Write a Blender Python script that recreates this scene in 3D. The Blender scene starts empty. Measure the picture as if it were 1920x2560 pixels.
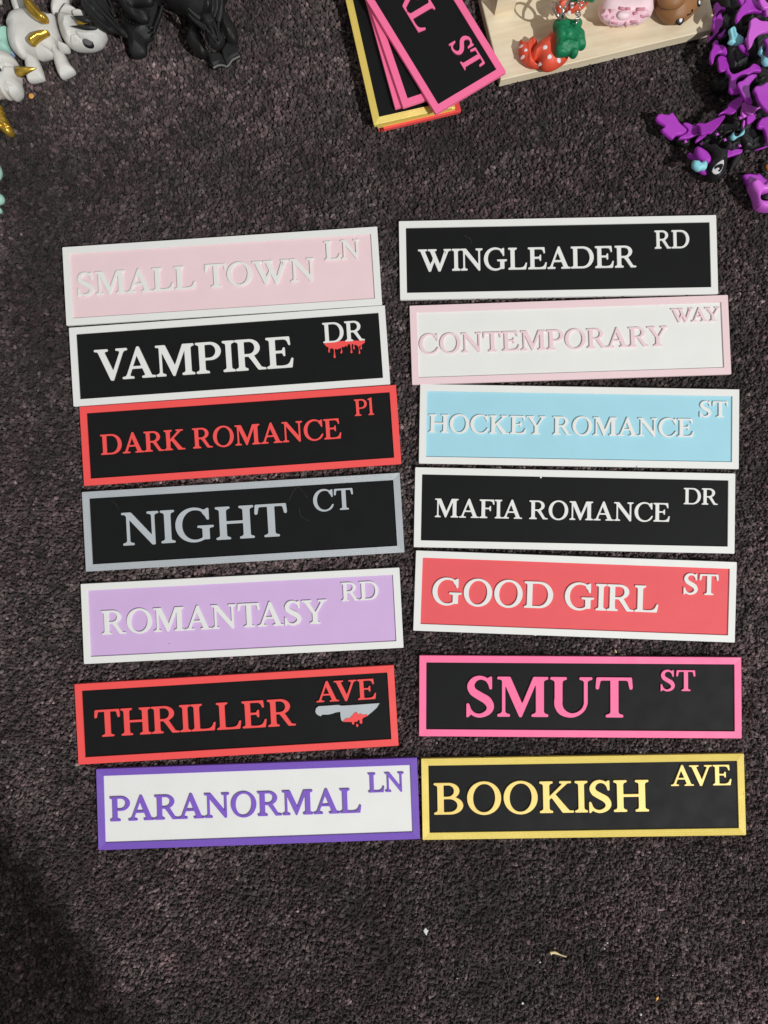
import bpy, math, random
import numpy as np
from mathutils import Vector, Matrix, geometry

random.seed(7); rng = np.random.default_rng(7)
SC = bpy.context.scene; COL = SC.collection
MM = 0.001

# ------------------------------------------------------------------ camera
CAM_H = 0.45483; PX = 0.02177496; RY = 0.00653014; TANV = 0.72
cam = bpy.data.cameras.new('camera'); cam_o = bpy.data.objects.new('camera', cam); COL.objects.link(cam_o)
cam.sensor_fit = 'VERTICAL'; cam.sensor_height = 36; cam.lens = 18/TANV
cam.clip_start = 0.01; cam.clip_end = 20
ROT = Matrix.Rotation(RY, 3, 'Y') @ Matrix.Rotation(PX, 3, 'X')
cam_o.matrix_world = Matrix.Translation((0, 0, CAM_H)) @ ROT.to_4x4()
SC.camera = cam_o

# ------------------------------------------------------------------ room light
w = bpy.data.worlds.new("World"); SC.world = w; w.use_nodes = True
bg = w.node_tree.nodes['Background']; bg.inputs[0].default_value = (1.0, 1.0, 0.99, 1); bg.inputs[1].default_value = 0.23
def spot(name, loc, target, power, radius, angle, blend, col=(1, .99, .972)):
    l = bpy.data.lights.new(name, 'SPOT'); l.energy = power; l.shadow_soft_size = radius
    l.spot_size = math.radians(angle); l.spot_blend = blend; l.color = col
    o = bpy.data.objects.new(name, l); COL.objects.link(o); o.location = loc
    o.rotation_euler = (Vector(target)-Vector(loc)).to_track_quat('-Z', 'Y').to_euler(); return o
KEY = Vector((1.6, -1.45, 2.5)); AIM = Vector((.785, .10, 0)); EDGE = Vector((-.193, -.264, 0))  # EDGE shapes the cone so its rim stands in for a cast shadow lower left
spot('ceiling_lamp', KEY, AIM, 395, 0.014, math.degrees((AIM-KEY).angle(EDGE-KEY))*2, 0.004)
spot('ceiling_lamp', (-1.0, 0.9, 1.7), (0.0, 0.0, 0), 9, 0.05, 90, 0.4)
spot('ceiling_lamp', (1.3, 1.1, 1.8), (0.0, 0.0, 0), 12, 0.12, 90, 0.4)
SC.view_settings.view_transform = 'Standard'; SC.view_settings.look = 'None'
SC.view_settings.exposure = 0.0; SC.view_settings.gamma = 1

# ------------------------------------------------------------------ helpers
def P(x, y, z=0.0):
    """point of the place seen at photo position x, y at height z (mm)"""
    z = z*MM
    d = ROT @ Vector(((x-960)/1280*TANV, (1280-y)/1280*TANV, -1))
    t = (z-CAM_H)/d.z
    return Vector((d.x*t, d.y*t, z))
def zz(ox, oy, s, pts): return [(ox+s*a, oy+s*b) for a, b in pts]

def tag(o, label=None, cat=None, group=None, kind=None):
    if label: o['label'] = label
    if cat: o['category'] = cat
    if group: o['group'] = group
    if kind: o['kind'] = kind
    return o
def thing(name, label, cat, loc=(0, 0, 0), rz=0, group=None):
    o = bpy.data.objects.new(name, None); COL.objects.link(o); o.empty_display_size = .01
    o.location = loc; o.rotation_euler = (0, 0, rz); return tag(o, label, cat, group)
def link(name, me, parent=None, mat=None, smooth=False, local=False):
    o = bpy.data.objects.new(name, me); COL.objects.link(o)
    if mat: me.materials.append(mat)
    if smooth:
        me.polygons.foreach_set('use_smooth', [True]*len(me.polygons))
    if parent:
        o.parent = parent
        if not local:                      # mesh given in world coordinates
            m = Matrix.Translation(parent.location) @ Matrix.Rotation(parent.rotation_euler.z, 4, 'Z')
            if parent.parent:
                g = parent.parent; m = Matrix.Translation(g.location) @ Matrix.Rotation(g.rotation_euler.z, 4, 'Z') @ m
            me.transform(m.inverted())
    return o
def mesh(name, v, f):
    me = bpy.data.meshes.new(name); me.from_pydata([tuple(map(float, p)) for p in v], [], f); me.update(); return me

# ------------------------------------------------------------------ materials
def nodemat(name):
    m = bpy.data.materials.new(name); m.use_nodes = True; nt = m.node_tree
    return m, nt, nt.nodes['Principled BSDF']
def N(nt, t, **k):
    n = nt.nodes.new(t)
    for a, b in k.items(): setattr(n, a, b)
    return n
def plastic(name, col, rough=.5, var=.05, lines='none', amt=.25, metal=0, spec=.4, grain=.25, pitch=.42):
    m, nt, b = nodemat(name); L = nt.links
    tc = N(nt, 'ShaderNodeTexCoord'); nz = N(nt, 'ShaderNodeTexNoise'); nz.inputs['Scale'].default_value = 45; nz.inputs['Detail'].default_value = 4
    L.new(tc.outputs['Object'], nz.inputs['Vector'])
    mix = N(nt, 'ShaderNodeMix', data_type='RGBA'); L.new(nz.outputs[0], mix.inputs[0])
    mix.inputs[6].default_value = tuple(c*(1-var) for c in col)+(1,); mix.inputs[7].default_value = tuple(min(1, c*(1+var)) for c in col)+(1,)
    L.new(mix.outputs[2], b.inputs['Base Color'])
    rn = N(nt, 'ShaderNodeTexNoise'); rn.inputs['Scale'].default_value = 70; rn.inputs['Detail'].default_value = 5; L.new(tc.outputs['Object'], rn.inputs['Vector'])
    rm = N(nt, 'ShaderNodeMapRange'); rm.inputs[1].default_value = .3; rm.inputs[2].default_value = .7; rm.inputs[3].default_value = rough-.07; rm.inputs[4].default_value = rough+.1
    L.new(rn.outputs[0], rm.inputs[0]); L.new(rm.outputs[0], b.inputs['Roughness']); b.inputs['Metallic'].default_value = metal
    b.inputs['Specular IOR Level'].default_value = spec
    n2 = N(nt, 'ShaderNodeTexNoise'); n2.inputs['Scale'].default_value = 2200; n2.inputs['Detail'].default_value = 2
    L.new(tc.outputs['Object'], n2.inputs['Vector'])
    h = n2.outputs[0]; bump = N(nt, 'ShaderNodeBump'); bump.inputs['Distance'].default_value = .0001; bump.inputs['Strength'].default_value = grain
    L.new(h, bump.inputs['Height']); last = bump
    if lines != 'none':
        sep = N(nt, 'ShaderNodeSeparateXYZ'); L.new(tc.outputs['Object'], sep.inputs[0])
        def M(op, a, c=None):
            q = N(nt, 'ShaderNodeMath', operation=op)
            for i, v in enumerate((a, c)):
                if v is None: continue
                if isinstance(v, (int, float)): q.inputs[i].default_value = v
                else: L.new(v, q.inputs[i])
            return q.outputs[0]
        if lines == 'ring':
            dx = M('SUBTRACT', .1016, M('ABSOLUTE', sep.outputs[0])); dy = M('SUBTRACT', .0254, M('ABSOLUTE', sep.outputs[1]))
            d = M('MINIMUM', dx, dy)
        elif lines == 'diag':
            d = M('ADD', sep.outputs[0], sep.outputs[1])
        else:
            d = sep.outputs[2]
        wob = N(nt, 'ShaderNodeTexNoise'); wob.inputs['Scale'].default_value = 120; L.new(tc.outputs['Object'], wob.inputs['Vector'])
        d = M('ADD', d, M('MULTIPLY', wob.outputs[0], .00012))
        s = M('SINE', M('MULTIPLY', d, 2*math.pi/(pitch*MM)))
        b2 = N(nt, 'ShaderNodeBump'); b2.inputs['Distance'].default_value = .00006; b2.inputs['Strength'].default_value = amt
        L.new(s, b2.inputs['Height']); L.new(last.outputs[0], b2.inputs['Normal']); last = b2
        if lines == 'ring' and amt > .5:
            s2 = M('ADD', M('MULTIPLY', M('SINE', M('MULTIPLY', d, 2*math.pi/.0013)), .05), 1)
            mm = N(nt, 'ShaderNodeMix', data_type='RGBA', blend_type='MULTIPLY'); mm.inputs[0].default_value = 1
            L.new(mix.outputs[2], mm.inputs[6]); cb = N(nt, 'ShaderNodeCombineColor')
            for i in range(3): L.new(s2, cb.inputs[i])
            L.new(cb.outputs[0], mm.inputs[7]); L.new(mm.outputs[2], b.inputs['Base Color'])
    L.new(last.outputs[0], b.inputs['Normal'])
    return m
def srgb(r, g, b):
    f = lambda c: (c/255/12.92) if c/255 <= .04045 else ((c/255+.055)/1.055)**2.4
    return (f(r), f(g), f(b))
COLS = {'white': srgb(230, 231, 228), 'palepink': srgb(235, 208, 212), 'red': srgb(242, 84, 82), 'coral': srgb(230, 93, 98),
        'pink': srgb(252, 116, 164), 'purple': srgb(126, 90, 196), 'lilac': srgb(207, 176, 221), 'blue': srgb(163, 213, 228),
        'silver': srgb(190, 197, 202), 'yellow': srgb(243, 218, 110), 'gold': srgb(244, 214, 122), 'black': (.0085, .009, .0095)}
FR = {}; PN = {}; LT = {}
def frame_mat(c):
    if c not in FR: FR[c] = plastic('frame_'+c, COLS[c], .38 if c in ('yellow', 'silver') else .5, .03, 'ring', .9 if c in ('yellow', 'silver', 'purple') else .3, spec=.7 if c in ('yellow', 'silver') else .4, metal=.15 if c in ('yellow', 'silver') else 0)
    return FR[c]
def panel_mat(c):
    if c not in PN: PN[c] = plastic('panel_'+c, COLS[c], .5 if c == 'black' else .55, .05, 'diag', .3, grain=.5, spec=.14 if c == 'black' else .3)
    return PN[c]
def letter_mat(c):
    if c not in LT: LT[c] = plastic('letter_'+c, COLS['gold' if c == 'yellow' else c], .38 if c in ('yellow', 'silver') else .5, .03, 'diag', .3, spec=.7 if c in ('yellow', 'silver') else .4, metal=.15 if c in ('yellow', 'silver') else 0)
    return LT[c]

# ------------------------------------------------------------------ serif letters
G = 190; PAD = 24                       # grid cells per cap height
def inpoly(X, Y, pts):
    m = np.zeros(X.shape, bool); n = len(pts)
    for i in range(n):
        x0, y0 = pts[i]; x1, y1 = pts[(i+1) % n]
        if y0 == y1: continue
        c = ((y0 > Y) != (y1 > Y)) & (X < (x1-x0)*(Y-y0)/(y1-y0)+x0); m ^= c
    return m
def qb(p0, c, p1, n=8):
    return [((1-t)**2*p0[0]+2*t*(1-t)*c[0]+t*t*p1[0], (1-t)**2*p0[1]+2*t*(1-t)*c[1]+t*t*p1[1]) for t in [i/n for i in range(n+1)]]
def catmull(pts, n=8, closed=False):
    p = [tuple(q) for q in pts]; out = []; m = len(p)
    rg = range(m if closed else m-1)
    for i in rg:
        g = (lambda k: p[k % m]) if closed else (lambda k: p[min(max(k, 0), m-1)])
        a, b, c, d = g(i-1), g(i), g(i+1), g(i+2)
        for k in range(n):
            t = k/n
            out.append(tuple(.5*((2*b[j])+(-a[j]+c[j])*t+(2*a[j]-5*b[j]+4*c[j]-d[j])*t*t+(-a[j]+3*b[j]-3*c[j]+d[j])*t**3) for j in range(len(b))))
    if not closed: out.append(p[-1])
    return out
class Gl:
    def __init__(s, w):
        s.w = w; nx = int((w+.3)*G)+2*PAD; ny = int(1.3*G)+2*PAD
        s.x0 = -.15-PAD/G; s.y0 = -.15-PAD/G
        s.X, s.Y = np.meshgrid(s.x0+np.arange(nx)/G, s.y0+np.arange(ny)/G); s.m = np.zeros(s.X.shape, bool)
    def poly(s, *p): s.m |= inpoly(s.X, s.Y, p); return s
    def cut(s, *p): s.m &= ~inpoly(s.X, s.Y, p); return s
    def stem(s, x0, x1, y0=0, y1=1): return s.poly((x0, y0), (x1, y0), (x1, y1), (x0, y1))
    def serif(s, x0, x1, y=0, el=.11, er=.11, t=.042, b=.13, d=0):
        d = d or (1 if y < .5 else -1)
        L = qb((x0, y+d*b), (x0-.01, y+d*(t+.012)), (x0-el, y+d*t)); R = qb((x1+er, y+d*t), (x1+.01, y+d*(t+.012)), (x1, y+d*b))
        if el <= 0: L = [(x0, y+d*b), (x0, y)]
        if er <= 0: R = [(x1, y), (x1, y+d*b)]
        pts = L+([(x0-el, y)] if el > 0 else [])+([(x1+er, y)] if er > 0 else [])+R
        return s.poly(*pts)
    def ell(s, cx, cy, rx, ry, sub=False, tilt=0):
        c, q = math.cos(tilt), math.sin(tilt); x = (s.X-cx)*c+(s.Y-cy)*q; y = -(s.X-cx)*q+(s.Y-cy)*c
        e = (abs(x)/rx)**2.05+(abs(y)/ry)**2.05 <= 1
        if sub: s.m &= ~e
        else: s.m |= e
        return s
    def brush(s, pts, n=8):
        q = catmull(pts, n)
        for (xa, ya, ra), (xb, yb, rb) in zip(q[:-1], q[1:]):
            dx, dy = xb-xa, yb-ya; L = dx*dx+dy*dy+1e-9
            t = np.clip(((s.X-xa)*dx+(s.Y-ya)*dy)/L, 0, 1)
            s.m |= np.hypot(s.X-xa-t*dx, s.Y-ya-t*dy) <= ra+(rb-ra)*t
        return s
def bowl(g, x0, y0, y1, rx, th, inner_h=.045, sx=None):
    """right-hand bowl from the stem edge x0 between y0 and y1"""
    cy = (y0+y1)/2; ry = (y1-y0)/2; xc = x0+rx*.35
    out = qb((x0, y1), (xc, y1), (xc, y1), 2)
    o = [(x0-.01, y1), (xc, y1)]; i_ = [(x0-.01, y1-inner_h), (xc-.02, y1-inner_h)]
    R = rx*.65+.0
    for k in range(25):
        a = math.pi/2-math.pi*k/24
        o.append((xc+R*math.copysign(abs(math.cos(a))**.92, math.cos(a)), cy+ry*math.sin(a)))
        i_.append((xc-.02+(R-th+.02)*abs(math.cos(a))**.95, cy+(ry-inner_h)*math.sin(a)))
    o += [(x0-.01, y0)]; i_ += [(x0-.01, y0+inner_h)]
    g.poly(*(o+i_[::-1])); return g
def build_glyphs():
    D = {}; S = .172; h = .06
    g = Gl(.39); g.stem(.12, .275).serif(.12, .275, 0).serif(.12, .275, 1); D['I'] = g
    g = Gl(.40); g.poly((.12, 0), (.265, 0), (.265, 1.03), (.245, 1.06), (.02, .985), (.02, .95), (.09, .94), (.12, .9)).serif(.12, .265, 0, .1, .1); D['l'] = g
    g = Gl(1.08)
    for a in (.12, .80): g.stem(a, a+S).serif(a, a+S, 0).serif(a, a+S, 1)
    g.stem(.2, .9, .485, .54); D['H'] = g
    g = Gl(1.06); g.stem(.135, .19).serif(.135, .19, 0, .12, .12).stem(.86, .915).serif(.86, .915, 1, .13, .12)
    g.poly((.0, 1), (.255, 1), (.915, .16), (.915, -.015), (.85, -.015), (.155, .87), (.08, .955), (.0, .96)); D['N'] = g
    g = Gl(1.30); g.stem(.14, .195).serif(.14, .195, 0, .12, .12).stem(1.0, 1.0+S).serif(1.0, 1.0+S, 0).serif(1.02, 1.0+S, 1, 0, .11)
    g.poly((.02, 1), (.33, 1), (.64, .29), (.93, 1), (1.1, 1), (1.1, .86), (1.02, .92), (.985, .86), (.615, -.01), (.575, -.01), (.19, .87), (.10, .955), (.02, .96)); D['M'] = g
    g = Gl(1.10); g.stem(.12, .12+S, .35).serif(.12, .12+S, 1).stem(.865, .925, .35).serif(.865, .925, 1, .12, .12)
    g.brush([(.1975, .42, S/2), (.21, .26, S/2), (.30, .115, .072), (.48, .035, .045), (.66, .055, .034), (.82, .17, .03), (.893, .33, .03), (.895, .42, .03)]); D['U'] = g
    g = Gl(.93); g.stem(.385, .385+S).serif(.385, .385+S, 0, .12, .12).stem(.03, .90, .945, 1)
    for k in (1, -1):
        X = lambda v: .465+k*v
        g.poly((X(.30), .95), (X(.36), .92), (X(.40), .72), (X(.445), .715), (X(.455), .76), (X(.435), 1.0), (X(.2), 1.0), (X(.2), .95))
    D['T'] = g
    g = Gl(.90); g.stem(.12, .12+S).serif(.12, .12+S, 1).serif(.12, .12+S, 0, .11, 0)
    g.poly(*([(.12, 0), (.83, 0)]+[(.875, .285), (.835, .285)]+qb((.80, .2), (.74, .055), (.56, .05))+[(.4, .05)]+qb((.36, .052), (.28, .06), (.27, .15))+[(.12, .15)])); D['L'] = g
    g = Gl(.90)
    def earm(g, low):
        g.stem(.12, .12+S).serif(.12, .12+S, 1, .11, 0)
        g.poly(*([(.12, 1), (.78, 1), (.80, .75), (.76, .75)]+qb((.735, .82), (.70, .945), (.55, .947))+[(.24, .947), (.12, .947)]))
        g.stem(.2, .58, .495, .545).poly((.53, .545), (.575, .65), (.61, .65), (.61, .39), (.575, .39), (.53, .495))
        if low: g.serif(.12, .12+S, 0, .11, 0).poly(*([(.12, 0), (.83, 0), (.875, .285), (.835, .285)]+qb((.80, .2), (.74, .055), (.56, .05))+[(.4, .05)]+qb((.36, .052), (.28, .06), (.27, .12))+[(.12, .12)]))
        else: g.serif(.12, .12+S, 0, .11, .13)
    earm(g, True); D['E'] = g
    g = Gl(.82); earm(g, False); D['F'] = g
    g = Gl(1.10); g.ell(.55, .5, .52, .53).ell(.55, .5, .36, .475, True, -.06); D['O'] = g
    g = Gl(1.10); g.stem(.12, .12+S).serif(.12, .12+S, 1, .11, 0).serif(.12, .12+S, 0, .11, 0); bowl(g, .26, 0, 1, .81, .165, .052); D['D'] = g
    g = Gl(.86); g.stem(.12, .12+S).serif(.12, .12+S, 1, .11, 0).serif(.12, .12+S, 0, .11, .13); bowl(g, .26, .43, 1, .57, .15, .05); D['P'] = g
    g = Gl(1.0); g.stem(.12, .12+S).serif(.12, .12+S, 1, .11, 0).serif(.12, .12+S, 0, .11, .11); bowl(g, .26, .46, 1, .56, .15, .05)
    g.poly(*([(.36, .48), (.55, .50)]+qb((.62, .45), (.72, .28), (.82, .12))+qb((.84, .08), (.88, .045), (1.0, .035))+[(1.0, 0), (.76, 0)]+qb((.72, .05), (.5, .40), (.42, .47), 6))); D['R'] = g
    g = Gl(.98); g.stem(.12, .12+S).serif(.12, .12+S, 1, .11, 0).serif(.12, .12+S, 0, .11, 0); bowl(g, .26, .5, 1, .53, .145, .05); bowl(g, .26, 0, .55, .64, .155, .05); D['B'] = g
    g = Gl(1.06); g.stem(.12, .12+S).serif(.12, .12+S, 1).serif(.12, .12+S, 0)
    g.poly((.27, .47), (.27, .40), (.81, .90), (.88, .955), (.98, .96), (.98, 1), (.63, 1), (.63, .96), (.70, .945), (.72, .91))
    g.poly((.36, .52), (.47, .60), (.86, .12), (.93, .045), (1.05, .04), (1.05, 0), (.72, 0)); D['K'] = g
    g = Gl(1.06)
    g.poly((.50, 1.02), (.56, 1.02), (.93, .10), (.97, .045), (1.07, .04), (1.07, 0), (.64, 0), (.64, .04), (.74, .05), (.745, .10), (.475, .79), (.215, .12), (.235, .055), (.35, .04), (.35, 0), (-.01, 0), (-.01, .04), (.09, .055), (.14, .12))
    g.stem(.24, .72, .32, .375); D['A'] = g
    g = Gl(1.06)
    g.poly((-.02, 1), (.41, 1), (.41, .96), (.31, .945), (.30, .90), (.575, .25), (.825, .87), (.81, .945), (.70, .96), (.70, 1), (1.06, 1), (1.06, .96), (.96, .945), (.91, .88), (.56, -.02), (.49, -.02), (.11, .90), (.07, .95), (-.02, .96)); D['V'] = g
    g = Gl(1.52)
    for ox in (0, .46):
        g.poly((ox-.02, 1), (ox+.38, 1), (ox+.38, .96), (ox+.29, .945), (ox+.285, .90), (ox+.545, .26), (ox+(.75 if ox else .60), .85 if ox else .40), (ox+.80 if ox else .66, .93 if ox else .42), (ox+.56, -.02), (ox+.47, -.02), (ox+.10, .90), (ox+.06, .95), (ox-.02, .96))
    g.poly((.53, -.02), (.56, -.02), (.80, .64), (.80, .80), (.74, .80)); g.poly((.97, -.02), (1.02, -.02), (1.40, .90), (1.44, .95), (1.53, .96), (1.53, 1), (1.20, 1), (1.20, .96), (1.29, .945), (1.31, .88)); D['W'] = g
    g = Gl(1.0); g.stem(.42, .42+S, 0, .5).serif(.42, .42+S, 0, .12, .12)
    g.poly((-.02, 1), (.38, 1), (.38, .96), (.29, .945), (.275, .91), (.535, .46), (.785, .88), (.77, .945), (.67, .96), (.67, 1), (1.02, 1), (1.02, .96), (.92, .945), (.865, .88), (.575, .42), (.42, .40), (.42, .44), (.11, .90), (.07, .95), (-.02, .96)); D['Y'] = g
    g = Gl(1.0); g.ell(.54, .5, .52, .53).ell(.575, .5, .395, .475, True)
    g.cut((.72, .66), (1.2, .66), (1.2, .26), (.72, .26)).cut((.955, -.1), (1.2, -.1), (1.2, 1.2), (.955, 1.2))
    g.poly((.80, .93), (.90, .98), (.935, 1.0), (.965, 1.0), (.965, .655), (.925, .655), (.88, .76), (.80, .86)); g.brush([(.80, .07, .036), (.90, .15, .028), (.97, .27, .02)]); D['C'] = g
    g = Gl(1.12); g.ell(.54, .5, .52, .53).ell(.575, .5, .395, .475, True)
    g.cut((.72, .66), (1.2, .66), (1.2, .40), (.72, .40)).cut((.955, .3), (1.2, .3), (1.2, 1.2), (.955, 1.2)).cut((.90, -.1), (1.2, -.1), (1.2, .4), (.90, .4))
    g.poly((.80, .93), (.90, .98), (.935, 1.0), (.965, 1.0), (.965, .66), (.925, .66), (.88, .76), (.80, .86)); g.stem(.79, .79+S, .05, .4).serif(.79, .79+S, .46, .14, .13, .042, .1, -1)
    g.poly((.70, .0), (.945, .09), (.945, .3), (.79, .3), (.79, .09)); D['G'] = g
    g = Gl(.76)
    g.brush([(.62, .80, .022), (.54, .93, .03), (.38, .985, .034), (.22, .93, .055), (.135, .78, .075), (.19, .63, .085), (.36, .515, .09), (.545, .40, .092), (.63, .24, .078), (.56, .09, .055), (.37, .01, .036), (.20, .05, .032), (.10, .17, .024), (.075, .27, .02)], 6)
    g.poly((.545, .94), (.60, .985), (.625, 1.0), (.66, 1.0), (.66, .70), (.62, .70), (.60, .78)); g.poly((.035, .31), (.075, .31), (.12, .20), (.15, .07), (.09, .01), (.065, -.02), (.035, -.02)); D['S'] = g
    return D
def contours(F, x0, y0):
    """closed iso-0.5 loops of field F by marching squares"""
    F = F-.5; ny, nx = F.shape; inside = F > 0
    segs = {}
    c = inside[:-1, :-1]*1+inside[:-1, 1:]*2+inside[1:, 1:]*4+inside[1:, :-1]*8
    js, is_ = np.nonzero((c > 0) & (c < 15))
    T = {1: [(3, 0)], 2: [(0, 1)], 3: [(3, 1)], 4: [(1, 2)], 5: [(3, 2), (1, 0)], 6: [(0, 2)], 7: [(3, 2)], 8: [(2, 3)], 9: [(2, 0)], 10: [(0, 3), (2, 1)], 11: [(2, 1)], 12: [(1, 3)], 13: [(1, 0)], 14: [(0, 3)]}
    pt = {}
    def ed(j, i, e):
        if e == 0: k = (j, i, 0)
        elif e == 2: k = (j+1, i, 0)
        elif e == 3: k = (j, i, 1)
        else: k = (j, i+1, 1)
        if k not in pt:
            a = F[k[0], k[1]]; b = F[k[0], k[1]+1] if k[2] == 0 else F[k[0]+1, k[1]]; t = a/(a-b)
            pt[k] = (x0+(k[1]+(t if k[2] == 0 else 0))/G, y0+(k[0]+(t if k[2] == 1 else 0))/G)
        return k
    for j, i in zip(js, is_):
        for a, b in T[int(c[j, i])]: segs[ed(j, i, a)] = ed(j, i, b)
    loops = []
    while segs:
        s, n = segs.popitem(); L = [s]
        while n != s: L.append(n); n = segs.pop(n)
        loops.append([pt[k] for k in L])
    return loops
def simplify(L, eps):
    L = np.array(L)
    if len(L) < 12: return [tuple(q) for q in L]
    k = int(np.argmax(((L-L[0])**2).sum(1)))
    def dp(a):
        if len(a) < 3: return [a[0]]
        d = a[-1]-a[0]; n = np.hypot(*d)+1e-12; dist = np.abs((a[:, 0]-a[0, 0])*d[1]-(a[:, 1]-a[0, 1])*d[0])/n
        i = int(dist.argmax())
        if dist[i] < eps: return [a[0]]
        return dp(a[:i+1])+dp(a[i:])
    r = dp(L[:k+1])+dp(np.vstack([L[k:], L[:1]]))
    return [tuple(q) for q in r]
def area(L): return .5*sum(a[0]*b[1]-b[0]*a[1] for a, b in zip(L, L[1:]+L[:1]))
def blur(m, s):
    k = np.exp(-np.arange(-8, 9)**2/(2*s*s)); k /= k.sum()
    f = m.astype(float)
    f = np.apply_along_axis(lambda v: np.convolve(v, k, 'same'), 0, f); return np.apply_along_axis(lambda v: np.convolve(v, k, 'same'), 1, f)
def fatten(m, n):
    o = m.copy()
    for i in range(-n, n+1):
        for j in range(-n, n+1):
            if i*i+j*j <= n*n+.5: o |= np.roll(np.roll(m, i, 0), j, 1)
    return o
def prism_data(loops, z0, z1, ch=0.0):
    """closed prism of outline loops (outer first, then holes), top edge chamfered by ch"""
    loops = [L if (area(L) > 0) == (i == 0) else L[::-1] for i, L in enumerate(loops)]
    V = []; F = []
    if ch:
        ins = []
        for L in loops:
            n = len(L); q = []
            for i in range(n):
                a, b, c = np.array(L[i-1]), np.array(L[i]), np.array(L[(i+1) % n])
                t = (c-b)/(np.hypot(*(c-b))+1e-12)+(b-a)/(np.hypot(*(b-a))+1e-12); t /= np.hypot(*t)+1e-12
                q.append(tuple(b+ch*np.array([-t[1], t[0]])))
            ins.append(q)
    rings = [(loops, z0), (loops, z1-ch)]+([(ins, z1)] if ch else [])
    base = []
    for ls, z in rings:
        bs = []
        for L in ls: bs.append(len(V)); V += [(x, y, z) for x, y in L]
        base.append(bs)
    for r in range(len(rings)-1):
        for li, L in enumerate(loops):
            n = len(L); a = base[r][li]; b = base[r+1][li]
            F += [(a+i, a+(i+1) % n, b+(i+1) % n, b+i) for i in range(n)]
    top = rings[-1][0]; flat = [p for L in top for p in L]
    tr = geometry.tessellate_polygon([[Vector((x, y, 0)) for x, y in L] for L in top])
    o = base[-1][0]; o0 = base[0][0]
    for t in tr:
        a = (Vector(flat[t[1]])-Vector(flat[t[0]])).cross(Vector(flat[t[2]])-Vector(flat[t[0]]))
        if a < 0: t = t[::-1]
        F.append(tuple(o+i for i in t)); F.append(tuple(o0+i for i in t[::-1]))
    return V, F
GLY = build_glyphs(); OUT = {}; 
def outline(ch):
    if ch not in OUT:
        g = GLY[ch]; L = [simplify(l, .0012) for l in contours(blur(fatten(g.m, 3), 1.8), g.x0, g.y0)]
        L = [[(a/1.03, (b+.0155)/1.031) for a, b in l] for l in L]
        L = [l for l in L if abs(area(l)) > .0006]; L.sort(key=lambda l: -abs(area(l))); OUT[ch] = (L, g.w)
    return OUT[ch]
KERN = {('A', 'V'): -.2, ('V', 'A'): -.2, ('W', 'A'): -.17, ('A', 'Y'): -.15, ('L', 'T'): -.08, ('T', 'A'): -.12, ('P', 'A'): -.1, ('R', 'Y'): -.06, ('A', 'T'): -.1, ('F', 'I'): -.02, ('K', 'E'): .02, ('T', 'O'): -.04, ('R', 'A'): -.02, ('N', 'C'): .0}
def lay(word):
    x = 0; pos = []
    for i, c in enumerate(word):
        if c == ' ': x += .36; continue
        if i and (word[i-1], c) in KERN: x += KERN[(word[i-1], c)]
        w_ = GLY[c].w; pos.append((c, x)); x += w_+.015
    return pos, x-.015

# ------------------------------------------------------------------ signs
W2, H2, T = .1016, .0254, .0024
FW = .0044; ZP = .0015
def rrect(a, b, r, n=3):
    o = []
    for cx, cy, s in ((a-r, b-r, 0), (-a+r, b-r, 1), (-a+r, -b+r, 2), (a-r, -b+r, 3)):
        for k in range(n+1):
            t = (s+k/n)*math.pi/2; o.append((cx+r*math.cos(t), cy+r*math.sin(t)))
    return o
fd = prism_data([rrect(W2, H2, .0005), rrect(W2-FW, H2-FW, .0003)], 0, T, .00012)
pd = prism_data([rrect(W2-FW-.00003, H2-FW-.00003, .0003)], .00005, ZP)
FME = {}; PME = {}; LME = {}
def shared(cache, key, data, mat, name):
    if key not in cache:
        me = mesh(name, *data()); me.materials.append(mat); cache[key] = me
    return cache[key]
def put_word(sg, word, x0, x1, y, cap, colr):
    pos, tw = lay(word); s = cap*MM; sx = (x1-x0)*MM/tw
    for c, px in pos:
        key = (c, colr, round(cap, 2), round(sx/s, 2))
        def data():
            L, _ = outline(c); k = sx/s
            return prism_data([[(a*k*s, b*s) for a, b in l] for l in L], ZP-.0003, ZP+.0010, min(.00010, .008*s))
        me = shared(LME, key, data, letter_mat(colr), 'letter')
        o = link('letter', me, sg, local=True); o.location = (x0*MM+px*sx, y*MM, 0)
def make_sign(label, loc, rz, fc, pc, words, tiltx=0, tilty=0, cat='sign', group='raised letter street signs'):
    sg = thing('street_sign', label, cat, loc, rz, group); sg.rotation_euler = (tiltx, tilty, rz)
    link('frame', shared(FME, fc, lambda: fd, frame_mat(fc), 'frame'), sg, local=True)
    link('panel', shared(PME, pc, lambda: pd, panel_mat(pc), 'panel'), sg, local=True)
    for wd in words: put_word(sg, *wd[:5], fc)
    return sg
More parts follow.
